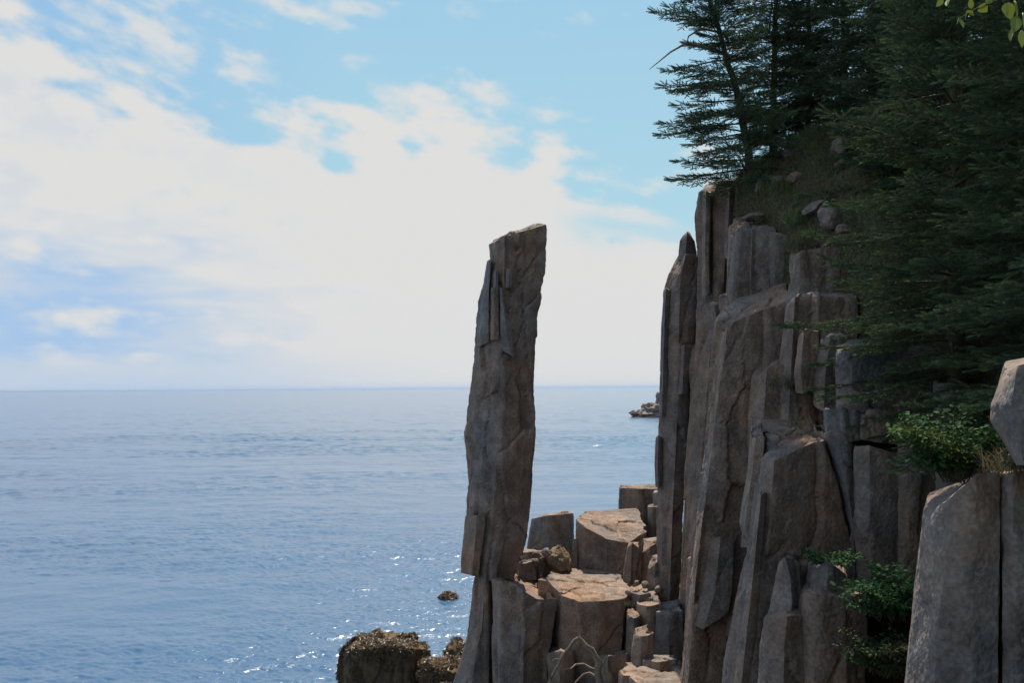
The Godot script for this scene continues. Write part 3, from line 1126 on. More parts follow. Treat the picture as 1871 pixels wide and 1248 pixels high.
func ledge() -> void:
	var t := thing("rock_ledge", "stepped basalt ledge of broken columns carrying the balanced rock", "rock", P(1000, 1250, 20.0))
	var S := [
		["column", [[1052, 873, 880, 897], [1090, 866, 884, 897], [1150, 857, 880, 898], [1180, 848, 872, 896], [1248, 828, 862, 893], [1330, 815, 850, 890]], 20.6, [1.0, 0.1, 0.25], 2.0, BROWN],
		["column", [[1060, 893, 918], [1330, 888, 918]], 21.6, [0.0, 0.0], 1.6, GREY],
		["column", [[[1058, 1062, 1078, 1118, 1050, 1040], 900, 916, 955, 1019], [1095, 900, 915, 958, 1018], [1175, 900, 914, 960, 1008], [1195, 900, 912, 956, 1002], [1340, 905, 918, 956, 1000]], 19.3, [1.1, 0.15, 0.0, 0.35], 4.2, BROWN],
		["block", [[[1060, 1090, 1100, 1099, 1094, 1076, 1044, 1036], 986, 1030, 1062, 1095, 1142, 1152], [1150, 990, 1029, 1062, 1094, 1138, 1149], [1192, 996, 1028, 1061, 1092, 1136, 1147], [1320, 996, 1028, 1060, 1092, 1136, 1147]], 19.3, [1.4, 0.3, 0.02, 0.0, 0.25, 1.3], 3.6, BROWN],
		["block", [[[1010, 1008, 1012, 1004, 1003], 943, 985, 1012], [1045, 940, 985, 1014], [1120, 940, 985, 1014]], 22.6, [0.5, 0.1, 0.3], 2.0, PALE],
		["block", [[[1028, 1030, 1024, 1020, 1020], 944, 960, 978], [1060, 942, 960, 980]], 22.2, [0.3, 0.0, 0.2], 1.4, PALE],
		["block", [[[1193, 1190, 1188, 1180, 1180], 998, 1022, 1050], [1330, 1000, 1022, 1052]], 18.9, [0.5, 0.0, 0.15], 1.8, BROWN],
		["block", [[[1196, 1200, 1194, 1184, 1186], 1090, 1110, 1150], [1330, 1092, 1112, 1152]], 18.7, [0.5, 0.0, 0.25], 1.8, PALE],
		["column", [[[1160, 1163, 1158, 1140, 1146], 1160, 1172, 1190], [1200, 1156, 1170, 1186], [1320, 1150, 1166, 1182]], 17.6, [0.3, 0.0, 0.1], 0.9, PALE],
		["block", [[[1082, 1088, 1084, 1066, 1068], 1150, 1168, 1188], [1140, 1146, 1166, 1190], [1250, 1146, 1166, 1190]], 19.8, [0.3, 0.0, 0.1], 1.5, BROWN],
		["block", [[[1104, 1108, 1104, 1078, 1082], 1163, 1182, 1210], [1170, 1160, 1180, 1210], [1260, 1160, 1180, 1210]], 19.2, [0.3, 0.0, 0.15], 1.5, PALE],
		["block", [[[1125, 1130, 1126, 1112, 1112], 1146, 1158, 1168], [1250, 1142, 1156, 1168]], 19.0, [0.2, 0.0, 0.1], 1.0, BROWN],
		["block", [[[1226, 1252, 1246, 1206, 1210], 1128, 1165, 1262], [1330, 1120, 1165, 1262]], 15.6, [0.9, 0.0, 0.4], 2.4, BROWN],
		["block", [[[1206, 1210, 1206, 1196, 1196], 1172, 1205, 1236], [1300, 1172, 1205, 1236]], 17.0, [0.3, 0.0, 0.2], 1.0, BROWN],
		["column", [[1118, 1198, 1222, 1248], [1160, 1196, 1222, 1250], [1260, 1192, 1222, 1250]], 18.8, [0.4, 0.0, 0.1], 1.2, GREY]]
	for k in S.size():
		var s: Array = S[k]
		part(s[0], rock(s[1], s[2], s[3], s[4], {"seed": 40.0 + k, "amp": 0.8, "tint": s[5], "step": 0.04}), M.rock, t)
	var rr := RandomNumberGenerator.new()
	rr.seed = 5
	for k in 34:
		var u := rr.randf_range(1146, 1206) if k < 22 else rr.randf_range(945, 1010)
		var v := rr.randf_range(1062, 1128) if k < 22 else rr.randf_range(1006, 1034)
		var dd := rr.randf_range(19.9, 21.2) if k < 22 else rr.randf_range(22.0, 22.8)
		var r := rr.randf_range(0.05, 0.16)
		part("rubble", boulder(P(u, v, dd), Vector3(r * 1.3, r * 0.85, r), 60.0 + k, {"rows": 12, "flats": 14, "rough": 0.1, "turn": Vector3(rr.randf(), rr.randf() * 6.0, rr.randf())}), M.stone, t)
	# the farther ledge
	var b := thing("rock_outcrop", "dark blocky rock ledge rising behind the sunlit ledge, beside the cliff foot", "rock", P(1100, 1080, 25.0))
	var B := [
		["block", [[[948, 942, 938, 936, 940], 972, 1000, 1049], [985, 966, 998, 1049], [1012, 962, 998, 1048], [1120, 962, 998, 1048]], 24.6, [0.6, 0.1, 0.0], 1.6, GREY],
		["block", [[[948, 962, 985, 992, 970, 928, 934], 1051, 1066, 1108, 1150, 1182], [1010, 1050, 1068, 1108, 1150, 1180], [1060, 1054, 1070, 1110, 1150, 1180], [1140, 1054, 1070, 1110, 1150, 1180]], 22.8, [0.9, 0.2, 0.0, 0.1, 0.6], 3.0, BROWN],
		["block", [[[892, 893, 894, 884, 886], 1131, 1165, 1207], [965, 1130, 1165, 1207], [1080, 1130, 1165, 1207]], 26.2, [0.3, 0.0, 0.1], 2.5, GREY],
		["column", [[900, 1192, 1200, 1215], [1060, 1190, 1200, 1215]], 25.4, [0.2, 0.0, 0.1], 0.8, GREY],
		["column", [[926, 1183, 1192, 1204], [1080, 1182, 1192, 1204]], 24.8, [0.2, 0.0, 0.1], 0.8, GREY],
		["block", [[[985, 984, 988, 984, 984], 1046, 1054, 1062], [1020, 1044, 1054, 1062], [1060, 1044, 1054, 1062]], 23.4, [0.15, 0.0, 0.1], 0.6, BROWN],
		["block", [[[1000, 990, 1006, 990, 990], 1146, 1154, 1172], [1050, 1138, 1152, 1166], [1110, 1130, 1150, 1164]], 21.6, [0.3, 0.0, 0.15], 0.8, BROWN],
		["block", [[[1010, 1000, 990, 980, 984], 1172, 1186, 1210], [1070, 1168, 1186, 1210], [1140, 1168, 1186, 1210]], 21.6, [0.4, 0.0, 0.1], 1.2, BROWN],
		["block", [[[1040, 1030, 1022, 1010, 1010], 1184, 1196, 1212], [1110, 1180, 1194, 1212]], 20.9, [0.3, 0.0, 0.1], 0.8, BROWN]]
	for k in B.size():
		var s: Array = B[k]
		part(s[0], rock(s[1], s[2], s[3], s[4], {"seed": 70.0 + k, "amp": 0.8, "tint": s[5], "step": 0.045}), M.rock, b)
	var mossy := thing("mossy_boulder", "rounded boulder with brown dry moss on top, beside the dark block", "boulder", P(1025, 1036, 22.4))
	var mm := boulder(P(1024, 1024, 22.6), Vector3(0.36, 0.42, 0.5), 3.3, {"tint": Color(0.85, 0.75, 0.5)})
	part("stone", mm, M.stone, mossy)
	weed_on(mossy, mm, 700, 0.035, [Color(0.16, 0.11, 0.04), Color(0.10, 0.07, 0.03)], 5, P(1024, 1018, 22.6).y, 99.0)

func cliff() -> void:
	var t := setting("cliff", "columnar basalt sea cliff in shade with spruces on top", P(1300, 1200, 18.0))
	var S := [
		# seaward column with a knob
		["column", [[[466, 465, 466, 466, 466], 1240, 1252, 1274], [500, 1221, 1244, 1276], [525, 1213, 1242, 1276], [600, 1208, 1240, 1272], [720, 1205, 1238, 1262], [790, 1203, 1236, 1258], [900, 1202, 1230, 1252], [1050, 1199, 1224, 1243], [[1100, 1112, 1112, 1100, 1100], 1199, 1222, 1238]], 20.3, [0.8, 0.0, 0.25], 1.4, BROWN],
		["slab", [[[530, 526, 530, 530, 530], 1211, 1216, 1224], [600, 1207, 1213, 1222], [760, 1203, 1209, 1220]], 20.7, [0.4, 0.0, 0.1], 0.8, GREY],
		["slab", [[[798, 795, 800, 800, 800], 1197, 1202, 1210], [850, 1195, 1201, 1210], [[888, 892, 880, 880, 880], 1197, 1203, 1210]], 20.8, [0.3, 0.0, 0.1], 0.7, GREY],
		["slab", [[[632, 630, 640, 640, 640], 1243, 1250, 1262], [720, 1236, 1246, 1256]], 20.15, [0.2, 0.0, 0.1], 0.7, GREY],
		# tall corner column
		["column", [[[340, 332, 330, 330, 330, 334], 1292, 1310, 1330, 1354], [350, 1277, 1304, 1330, 1354], [385, 1271, 1300, 1328, 1352], [480, 1274, 1302, 1324, 1348], [600, 1270, 1298, 1318, 1340], [700, 1264, 1292, 1308, 1330], [900, 1254, 1276, 1294, 1320], [1060, 1247, 1264, 1280, 1310], [1180, 1242, 1258, 1272, 1300], [1330, 1230, 1250, 1270, 1300]], 18.8, [0.8, 0.15, 0.0, 0.2], 2.4, BROWN],
		["slab", [[[352, 348, 352, 352, 352], 1284, 1289, 1298], [470, 1281, 1287, 1295], [[540, 545, 535, 535, 535], 1281, 1287, 1296]], 18.7, [0.35, 0.1, 0.1], 0.8, GREY],
		["slab", [[[345, 340, 345, 345, 345], 1326, 1333, 1344], [450, 1321, 1328, 1340], [[470, 474, 465, 470, 470], 1320, 1328, 1338]], 18.55, [0.2, 0.0, 0.1], 0.7, BROWN],
		["column", [[[328, 326, 330, 326, 326], 1342, 1358, 1384], [400, 1340, 1356, 1382], [480, 1336, 1352, 1380]], 18.5, [0.25, 0.0, 0.15], 1.2, RED],
		["column", [[[330, 330, 334, 328, 328], 1378, 1392, 1424], [420, 1374, 1390, 1420], [520, 1374, 1390, 1420]], 18.2, [0.25, 0.0, 0.15], 1.2, RED],
		# broad plates in the upper face
		["column", [[[436, 424, 418, 400, 400], 1337, 1344, 1378], [540, 1326, 1336, 1374], [600, 1318, 1332, 1372], [780, 1300, 1326, 1366]], 16.4, [0.3, 0.0, 0.02], 1.8, BROWN],
		["column", [[[420, 419, 420, 400, 400], 1368, 1373, 1418], [540, 1366, 1371, 1416], [780, 1358, 1366, 1410]], 16.35, [0.05, 0.0, 0.03], 1.8, GREY],
		["column", [[[424, 424, 436, 405, 405], 1411, 1416, 1462], [560, 1408, 1413, 1458], [780, 1400, 1408, 1450]], 16.2, [0.1, 0.0, 0.05], 1.8, GREY],
		["slab", [[[552, 560, 556, 552, 552], 1296, 1304, 1310], [[598, 600, 604, 598, 598], 1306, 1314, 1322]], 16.3, [0.1, 0.0, 0.1], 0.5, GREY],
		# column with the pale left edge, broad to the gully
		["column", [[[616, 594, 566, 548, 500, 540], 1311, 1327, 1394, 1448], [640, 1306, 1323, 1394, 1446], [700, 1300, 1314, 1390, 1440], [800, 1292, 1301, 1384, 1432], [900, 1279, 1289, 1380, 1428], [1050, 1261, 1270, 1368, 1420], [1150, 1254, 1262, 1358, 1415], [1240, 1247, 1257, 1350, 1410], [1330, 1240, 1250, 1345, 1410]], 14.6, [0.7, 0.0, 0.1, 0.15], 2.4, BROWN],
		["slab", [[[984, 980, 986, 984, 984], 1298, 1316, 1340], [1080, 1280, 1306, 1338], [[1140, 1150, 1120, 1130, 1130], 1264, 1284, 1330]], 14.45, [0.2, 0.0, 0.05], 0.8, BROWN],
		["column", [[[690, 672, 660, 640, 640], 1378, 1400, 1450], [760, 1370, 1394, 1446], [860, 1364, 1386, 1442], [1000, 1352, 1376, 1436]], 13.9, [0.4, 0.0, 0.1], 1.6, BROWN],
		["column", [[[468, 458, 452, 450, 440, 440], 1447, 1460, 1500, 1566], [545, 1445, 1458, 1500, 1566], [640, 1440, 1456, 1500, 1566]], 14.4, [0.35, 0.0, 0.05, 0.1], 1.8, BROWN],
		["column", [[[560, 542, 540, 544, 520, 520], 1436, 1452, 1500, 1566], [640, 1424, 1446, 1500, 1566], [740, 1412, 1440, 1496, 1566], [830, 1404, 1436, 1496, 1566]], 13.6, [0.45, 0.0, 0.05, 0.12], 1.8, BROWN],
		["slab", [[[612, 602, 606, 600, 600], 1458, 1468, 1496], [680, 1450, 1462, 1494], [[716, 720, 706, 710, 710], 1452, 1466, 1490]], 13.2, [0.2, 0.0, 0.05], 0.9, BROWN],
		["slab", [[[622, 612, 616, 606, 606], 1498, 1516, 1548], [690, 1486, 1506, 1544], [[742, 752, 738, 740, 740], 1486, 1504, 1538]], 13.0, [0.25, 0.0, 0.08], 0.9, PALE],
		# block with the flat shelf on top
		["slab", [[[800, 800, 806, 764, 766], 1370, 1380, 1396], [870, 1364, 1372, 1392], [962, 1350, 1358, 1384], [[978, 990, 1000, 985, 985], 1356, 1366, 1378]], 12.0, [0.35, 0.05, 0.0], 1.8, PALE],
		["column", [[[838, 842, 806, 766, 766], 1390, 1413, 1506], [880, 1385, 1411, 1528], [960, 1375, 1404, 1548], [1000, 1371, 1397, 1558], [1100, 1352, 1382, 1560], [1248, 1328, 1366, 1550], [1330, 1318, 1356, 1550]], 11.5, [0.35, 0.0, 0.35], 2.2, BROWN],
		["column", [[[792, 790, 800, 768, 768], 1500, 1530, 1562], [870, 1528, 1544, 1566], [960, 1548, 1558, 1572], [1100, 1556, 1562, 1576]], 11.7, [0.3, 0.05, 0.2], 1.8, GREY],
		["slab", [[[900, 905, 900, 900, 900], 1384, 1390, 1398], [1100, 1360, 1370, 1388], [1330, 1330, 1345, 1366]], 11.42, [0.1, 0.0, 0.1], 0.5, PALE],
		# lower blocks
		["column", [[[1024, 1018, 1026, 1010, 1012], 1424, 1434, 1464], [1060, 1416, 1444, 1466], [1100, 1407, 1446, 1468], [[1130, 1128, 1128, 1128, 1128], 1398, 1443, 1468]], 10.7, [0.35, 0.0, 0.25], 1.2, PALE],
		["column", [[[1128, 1126, 1124, 1120, 1120], 1400, 1438, 1476], [1180, 1392, 1432, 1478], [1330, 1386, 1430, 1478]], 10.5, [0.3, 0.0, 0.15], 1.2, BROWN],
		["block", [[[1048, 1022, 1050, 1016, 1018], 1476, 1512, 1548], [1076, 1474, 1510, 1552], [[1084, 1090, 1094, 1080, 1080], 1476, 1510, 1552]], 10.5, [0.25, 0.0, 0.2], 0.9, GREY],
		["column", [[[1078, 1086, 1092, 1084, 1060, 1060], 1464, 1490, 1546, 1586], [1180, 1458, 1488, 1546, 1584], [1330, 1450, 1482, 1546, 1584]], 10.4, [0.3, 0.0, 0.0, 0.2], 1.2, BROWN],
		# wall behind the gully
		["column", [[[640, 640, 640, 640, 620, 620], 1530, 1556, 1650, 1760], [756, 1530, 1556, 1650, 1760]], 12.1, [0.15, 0.0, 0.0, 0.1], 1.6, GREY],
		["block", [[[748, 744, 752, 740, 740], 1508, 1540, 1574], [[800, 808, 804, 800, 800], 1512, 1545, 1574]], 11.8, [0.15, 0.0, 0.05], 1.2, GREY],
		["block", [[[758, 756, 762, 750, 750], 1571, 1600, 1656], [[802, 808, 814, 800, 800], 1569, 1600, 1653]], 11.65, [0.08, 0.0, 0.08], 1.2, PALE],
		["block", [[[758, 750, 746, 740, 740], 1655, 1680, 1726], [[808, 810, 808, 800, 800], 1655, 1680, 1726]], 11.6, [0.08, 0.0, 0.1], 1.2, GREY],
		["column", [[[816, 814, 832, 806, 806], 1556, 1588, 1644], [900, 1558, 1588, 1643], [1015, 1564, 1590, 1640], [1120, 1564, 1590, 1640]], 11.4, [0.15, 0.0, 0.08], 1.4, GREY],
		["column", [[[810, 810, 810, 800, 800], 1636, 1656, 1724], [960, 1638, 1660, 1722], [1100, 1640, 1666, 1722]], 11.35, [0.1, 0.0, 0.1], 1.4, GREY],
		["column", [[[700, 700, 705, 690, 690], 1714, 1740, 1810], [860, 1714, 1740, 1810], [1060, 1714, 1740, 1810]], 11.0, [0.1, 0.0, 0.15], 1.4, GREY],
		# near buttress
		["column", [[[950, 905, 866, 862, 855, 900], 1690, 1738, 1786, 1830], [985, 1686, 1736, 1786, 1830], [1095, 1672, 1716, 1780, 1826], [1160, 1668, 1708, 1776, 1826], [1250, 1660, 1704, 1776, 1826], [1350, 1652, 1700, 1776, 1826]], 6.9, [0.5, 0.12, 0.0, 0.05], 1.6, GREY],
		["column", [[[866, 862, 858, 850, 850], 1826, 1850, 1960], [1100, 1826, 1850, 1960], [1350, 1826, 1850, 1960]], 6.85, [0.1, 0.0, 0.1], 1.6, GREY]]
	for k in S.size():
		var s: Array = S[k]
		var near: float = s[2]
		part(s[0], rock(s[1], s[2], s[3], s[4], {"seed": 100.0 + k * 1.7, "amp": (0.9 if s[0] != "slab" else 0.45) if near > 8.0 else 0.4, "chip": 1.0 if s[0] != "slab" else 0.6, "tint": s[5], "step": 0.036 if near > 13.0 else (0.03 if near > 9.0 else 0.022)}), M.rock, t)
	part("knob", rock([[[428, 423, 430, 426, 428], 1247, 1255, 1264], [440, 1241, 1253, 1270], [458, 1239, 1252, 1272], [475, 1238, 1252, 1273]], 20.5, [0.35, 0.0, 0.2], 0.8, {"seed": 222.0, "amp": 0.5, "dome": 0.06, "step": 0.03}), M.rock, t)

func shore_stones() -> void:
	var W := [Color(0.075, 0.045, 0.02), Color(0.05, 0.035, 0.018), Color(0.19, 0.12, 0.03), Color(0.05, 0.036, 0.022)]
	# [label, u, v, D, radii, seed, weed count]
	var S := [
		["largest weedy boulder in the water, brown wrack over its flat face", 704, 1230, 25.0, Vector3(1.35, 1.1, 1.2), 1.2, 5200],
		["long low weedy boulder awash behind the largest weedy boulder", 712, 1172, 27.6, Vector3(0.85, 0.42, 0.7), 2.6, 1200],
		["weedy boulder awash between the largest weedy boulder and the ledge", 812, 1222, 25.0, Vector3(0.95, 0.62, 0.8), 3.4, 1500],
		["small weedy boulder tucked against the foot of the ledge", 838, 1180, 27.0, Vector3(0.55, 0.5, 0.6), 4.7, 700],
		["pale-edged weedy boulder low against the ledge column", 815, 1246, 23.0, Vector3(0.55, 0.5, 0.6), 5.9, 700],
		["lone weed-covered rock just breaking the surface of open water", 817, 1091, 36.0, Vector3(0.42, 0.22, 0.4), 6.3, 350]]
	for s in S:
		var c := P(s[1], s[2], s[3])
		c.y = minf(c.y, s[4].y * 0.9)
		var t := thing("weedy_boulder", s[0], "boulder", Vector3(c.x, -0.2, c.z))
		var m := rock([[[1172, 1182, 1178, 1190, 1158, 1152], 632, 658, 732, 774], [1186, 621, 650, 737, 783], [1200, 616, 648, 738, 785], [1225, 614, 646, 738, 786], [1330, 612, 644, 736, 784]], 24.4, [0.8, 0.1, 0.0, 0.7], 2.4, {"seed": 31.0, "amp": 1.5, "chip": 3.0, "dome": 0.12, "step": 0.05, "tint": Color(0.62, 0.48, 0.30)}) if s[5] == 1.2 else boulder(c, s[4], s[5], {"tint": Color(0.62, 0.48, 0.30), "rows": 40, "rough": 0.12, "flats": 14})
		part("stone", m, M.stone, t)
		weed_on(t, m, s[6] * 3, 0.075, W, int(s[5] * 10), 0.02, 99.0)
	# far skerry beyond the cliff
	var k := thing("skerry", "far low rocky point reaching into the sea beyond the cliff", "rock", Vector3(42, 0, -246))
	for q in [[1182, 759, 246.0, Vector3(5.6, 1.3, 5.0), 2.1], [1194, 749, 247.0, Vector3(4.4, 2.0, 4.0), 3.1], [1160, 755, 245.0, Vector3(2.2, 0.8, 2.0), 5.1], [1207, 728, 252.0, Vector3(1.8, 2.6, 2.0), 6.1], [1216, 752, 248.0, Vector3(4.5, 3.0, 4.0), 7.1]]:
		var c2 := P(q[0], q[1], q[2])
		part("boulder", boulder(c2, q[3], q[4], {"rough": 0.25, "flats": 12}), M.stone, k)
	# stones on the earth slope
	var stones := [
		["flat grey slab of stone lying tilted on the grassy slope", 1484, 380, 15.5, Vector3(0.3, 0.10, 0.2), Vector3(0.2, 0, 0.6), 7.7],
		["large rounded stone bedded in the slope under the spruce", 1514, 398, 14.9, Vector3(0.2, 0.3, 0.25), Vector3(0, 0, 0.2), 8.3],
		["small rounded stone against the large bedded stone", 1536, 420, 14.5, Vector3(0.12, 0.11, 0.12), Vector3(0, 0, 0), 9.2],
		["pale round stone in the soil below the spruce roots", 1440, 281, 17.4, Vector3(0.14, 0.14, 0.14), Vector3(0, 0, 0), 10.4],
		["split grey stone standing upright at the spruce edge", 1534, 268, 16.6, Vector3(0.2, 0.26, 0.2), Vector3(0, 0, 0.1), 11.5],
		["dark angular stone perched on the cliff face shelf", 1346, 606, 14.9, Vector3(0.2, 0.2, 0.2), Vector3(0, 0, 0.5), 12.1],
		["brown stone half buried in dry grass on the slope", 1376, 398, 17.0, Vector3(0.24, 0.1, 0.2), Vector3(0, 0, 0.2), 13.8],
		["tiny flat stone lying on the shelf of the cliff block", 1440, 788, 12.3, Vector3(0.10, 0.05, 0.07), Vector3(0, 0, 0.4), 14.2]
]
	var big := thing("leaning_boulder", "big angular weathered boulder leaning above the near buttress", "boulder", P(1880, 835, 6.6))
	part("stone_body", rock([[[700, 668, 650, 640, 660], 1828, 1856, 1960], [738, 1808, 1846, 1960], [770, 1807, 1846, 1960], [800, 1826, 1856, 1960], [850, 1856, 1870, 1960]], 6.3, [0.3, 0.0, 0.1], 0.9, {"seed": 15.6, "amp": 0.5, "tint": GREY, "step": 0.022}), M.rock, big)
	for s in stones:
		var c := P(s[1], s[2], s[3])
		var t := thing("stone", s[0], "stone", c - Vector3(0, s[4].y, 0))
		part("stone_body", boulder(c, s[4], s[6], {"turn": s[5], "tint": GREY, "rough": 0.13, "rows": 24, "flats": 13}), M.stone, t)

func trees() -> void:
	var D := 18.0
	var deadA := [[P(1330, 100, D), P(1290, 88, D), P(1255, 78, D - 0.2), P(1225, 95, D - 0.3), P(1186, 127, D - 0.4)], [0.045, 0.036, 0.028, 0.02, 0.007]]
	var deadB := [[P(1318, 60, D), P(1280, 52, D), P(1258, 66, D), P(1250, 90, D)], [0.03, 0.025, 0.018, 0.006]]
	var deadC := [[P(1345, 158, D), P(1290, 150, D), P(1240, 158, D), P(1222, 170, D)], [0.03, 0.022, 0.016, 0.006]]
	var deadD := [[P(1355, 205, D), P(1310, 230, D), P(1262, 247, D)], [0.014, 0.01, 0.004]]
	spruce("wind-leaning spruce with dead branches at the cliff edge over the sea", [P(1368, 290, D), P(1362, 255, D), P(1347, 168, D), P(1322, 90, D), P(1296, 0, D), P(1290, -140, D), P(1292, -260, D)], 0.15, 1.65, 11, {"start": 0.08, "bias": Vector3(-0.3, 0, 0.12), "step": 0.23, "fill": 0.9, "dead": [deadA, deadB, deadC, deadD], "shoot": 0.14, "gap": 0.085})
	spruce("slim spruce with bare dark trunk just behind the leaning spruce", [P(1412, 262, 19.6), P(1414, 105, 19.6), P(1416, 30, 19.6), P(1420, -330, 19.6)], 0.15, 1.7, 12, {"start": 0.14, "step": 0.26, "fill": 0.9, "shoot": 0.15, "gap": 0.09})
	spruce("full spruce on the upper slope behind the slim spruce", [P(1540, 225, 19.6), P(1545, -420, 19.6)], 0.18, 2.2, 13, {"start": 0.10, "shoot": 0.15, "gap": 0.09})
	spruce("dense spruce above the bedded stones on the slope", [P(1660, 330, 15.6), P(1664, -420, 15.6)], 0.17, 1.9, 14, {"start": 0.12, "shoot": 0.13, "gap": 0.082})
	spruce("broad dark spruce with sunlit low boughs overhanging the cliff face", [P(1745, 640, 11.3), P(1748, 200, 11.3), P(1752, -560, 11.3)], 0.19, 2.15, 15, {"start": 0.03, "step": 0.25, "bias": Vector3(-0.12, 0, 0.1), "shoot": 0.13, "gap": 0.085})
	spruce("spruce filling the shade between the broad dark spruce and the hill", [P(1730, 420, 14.6), P(1735, -500, 14.6)], 0.18, 2.4, 16, {"shoot": 0.14, "gap": 0.085})
	spruce("spruce standing above the near buttress, boughs over the leafy shrub", [P(1925, 600, 9.2), P(1930, -600, 9.2)], 0.17, 1.9, 17, {"start": 0.06, "step": 0.27, "shoot": 0.13, "gap": 0.085})
	spruce("tall spruce high on the hill behind the others", [P(1850, 240, 17.5), P(1850, -420, 17.5)], 0.2, 2.6, 18, {"shoot": 0.17, "gap": 0.1})
	spruce("young spruce on the crest between the slim spruce and the full spruce", [P(1476, 235, 19.3), P(1478, -200, 19.3)], 0.13, 1.5, 31, {"start": 0.03, "shoot": 0.15, "gap": 0.09})
	spruce("spruce in front of the full spruce, above the split grey stone", [P(1592, 255, 17.2), P(1596, -420, 17.2)], 0.17, 1.9, 32, {"start": 0.06, "shoot": 0.145, "gap": 0.088})

func undergrowth() -> void:
	var G := [Color(0.03, 0.075, 0.028), Color(0.042, 0.09, 0.03), Color(0.025, 0.06, 0.026)]
	var Y := [Color(0.085, 0.11, 0.025), Color(0.045, 0.09, 0.028), Color(0.032, 0.075, 0.028)]
	shrub("feathery leafed shrub with yellowing leaves between buttress and gully wall", P(1750, 880, 7.9), Vector3(0.5, 0.75, 0.35), 46, 0.055, Y, 21, Vector3(-0.08, 0.05, 0))
	shrub("broad leafed dark shrub filling the gully beside the near buttress", P(1630, 1130, 9.4), Vector3(0.42, 0.75, 0.35), 44, 0.065, G, 22)
	shrub("low straggling shrub deep in the gully foot under the broad leafed one", P(1625, 1235, 9.0), Vector3(0.38, 0.55, 0.3), 34, 0.05, [Color(0.04, 0.075, 0.03), Color(0.05, 0.06, 0.03)], 23)
	shrub("small leafy plant growing on top of the low pointed block", P(1520, 1032, 10.7), Vector3(0.28, 0.18, 0.2), 14, 0.045, G, 24)
	var gr := [Color(0.10, 0.17, 0.045), Color(0.12, 0.18, 0.055), Color(0.19, 0.17, 0.08)]
	var dry := [Color(0.20, 0.16, 0.10), Color(0.15, 0.12, 0.08), Color(0.09, 0.11, 0.05)]
	var T := [["dry grass tuft hanging from the shelf below the grey plates", 1400, 590, 15.2, 0.34, 0.32, 240, gr], ["withered grass tuft rooted in the crack above the flat shelf", 1425, 700, 13.6, 0.22, 0.3, 170, dry], ["brown grass in the notch at the back of the flat shelf", 1462, 772, 12.6, 0.2, 0.22, 130, dry], ["long green grass over the upper lip of the cliff", 1432, 345, 17.0, 0.5, 0.4, 420, gr], ["green grass bank beside the tilted stone slab", 1468, 400, 15.8, 0.4, 0.36, 340, gr], ["green grass fringe above the red columns", 1440, 320, 17.6, 0.5, 0.36, 380, gr], ["pale dry grass at the cliff corner under the leaning spruce", 1345, 318, 18.4, 0.3, 0.3, 220, dry], ["dry grass hanging down beside the bedded stone", 1460, 450, 15.0, 0.28, 0.4, 220, dry], ["wiry dry grass beneath the leaning grey boulder", 1850, 845, 7.0, 0.25, 0.26, 200, dry], ["short grass below the tilted stone slab", 1478, 430, 15.0, 0.25, 0.26, 200, gr], ["tiny dry grass tuft in a crack of the sunlit ledge top", 1062, 1058, 20.6, 0.1, 0.12, 40, dry], ["small grass tuft at the edge of the sunlit ledge beside rubble", 1148, 1100, 19.5, 0.1, 0.14, 50, gr], ["dry grass below the slim spruce", 1395, 305, 18.2, 0.4, 0.3, 280, dry]]
	for k in T.size():
		var s: Array = T[k]
		tuft(s[0], P(s[1], s[2], s[3]), s[4], s[5], s[6], s[7], 300 + k, 0.1)
	# bleached dead branch standing up in front of the ledge
	var d := 9.5
	var t := thing("dead_branch", "bleached forked dead branch sticking up before the ledge", "branch", P(1095, 1560, d))
	var parts := [
		[[P(1098, 1560, d), P(1094, 1300, d), P(1096, 1248, d), P(1091, 1228, d), P(1094, 1210, d), P(1086, 1196, d), P(1082, 1186, d), P(1070, 1179, d), P(1063, 1170, d), P(1056, 1163, d)], [0.055, 0.05, 0.046, 0.04, 0.044, 0.03, 0.027, 0.022, 0.02, 0.015]],
		[[P(1057, 1165, d), P(1049, 1170, d), P(1040, 1183, d), P(1028, 1197, d), P(1021, 1213, d), P(1010, 1232, d), P(1004, 1248, d), P(990, 1290, d)], [0.018, 0.02, 0.017, 0.018, 0.015, 0.016, 0.014, 0.012]],
		[[P(1090, 1226, d), P(1079, 1221, d - 0.04), P(1066, 1213, d - 0.06), P(1052, 1214, d - 0.05), P(1044, 1221, d - 0.1), P(1033, 1223, d - 0.1)], [0.02, 0.017, 0.013, 0.012, 0.009, 0.004]],
		[[P(1092, 1238, d), P(1076, 1229, d + 0.05), P(1066, 1232, d + 0.05), P(1052, 1246, d + 0.08), P(1038, 1264, d + 0.1)], [0.018, 0.014, 0.012, 0.009, 0.004]],
		[[P(1094, 1222, d), P(1101, 1216, d), P(1104, 1207, d), P(1109, 1199, d)], [0.02, 0.014, 0.01, 0.004]],
		[[P(1074, 1182, d), P(1083, 1172, d), P(1083, 1160, d)], [0.009, 0.006, 0.003]],
		[[P(1024, 1205, d), P(1014, 1204, d), P(1008, 1208, d)], [0.008, 0.006, 0.003]]]
	for k in parts.size():
		var b := Builder.new()
		b.tube(parts[k][0], parts[k][1], 7, Color(1, 1, 1))
		part("stem" if k == 0 else "twig", b.commit(), M.dead, t)
	# ground cover on the earth slope
	var rg := RandomNumberGenerator.new()
	rg.seed = 90
	var xf := []
	var cl := []
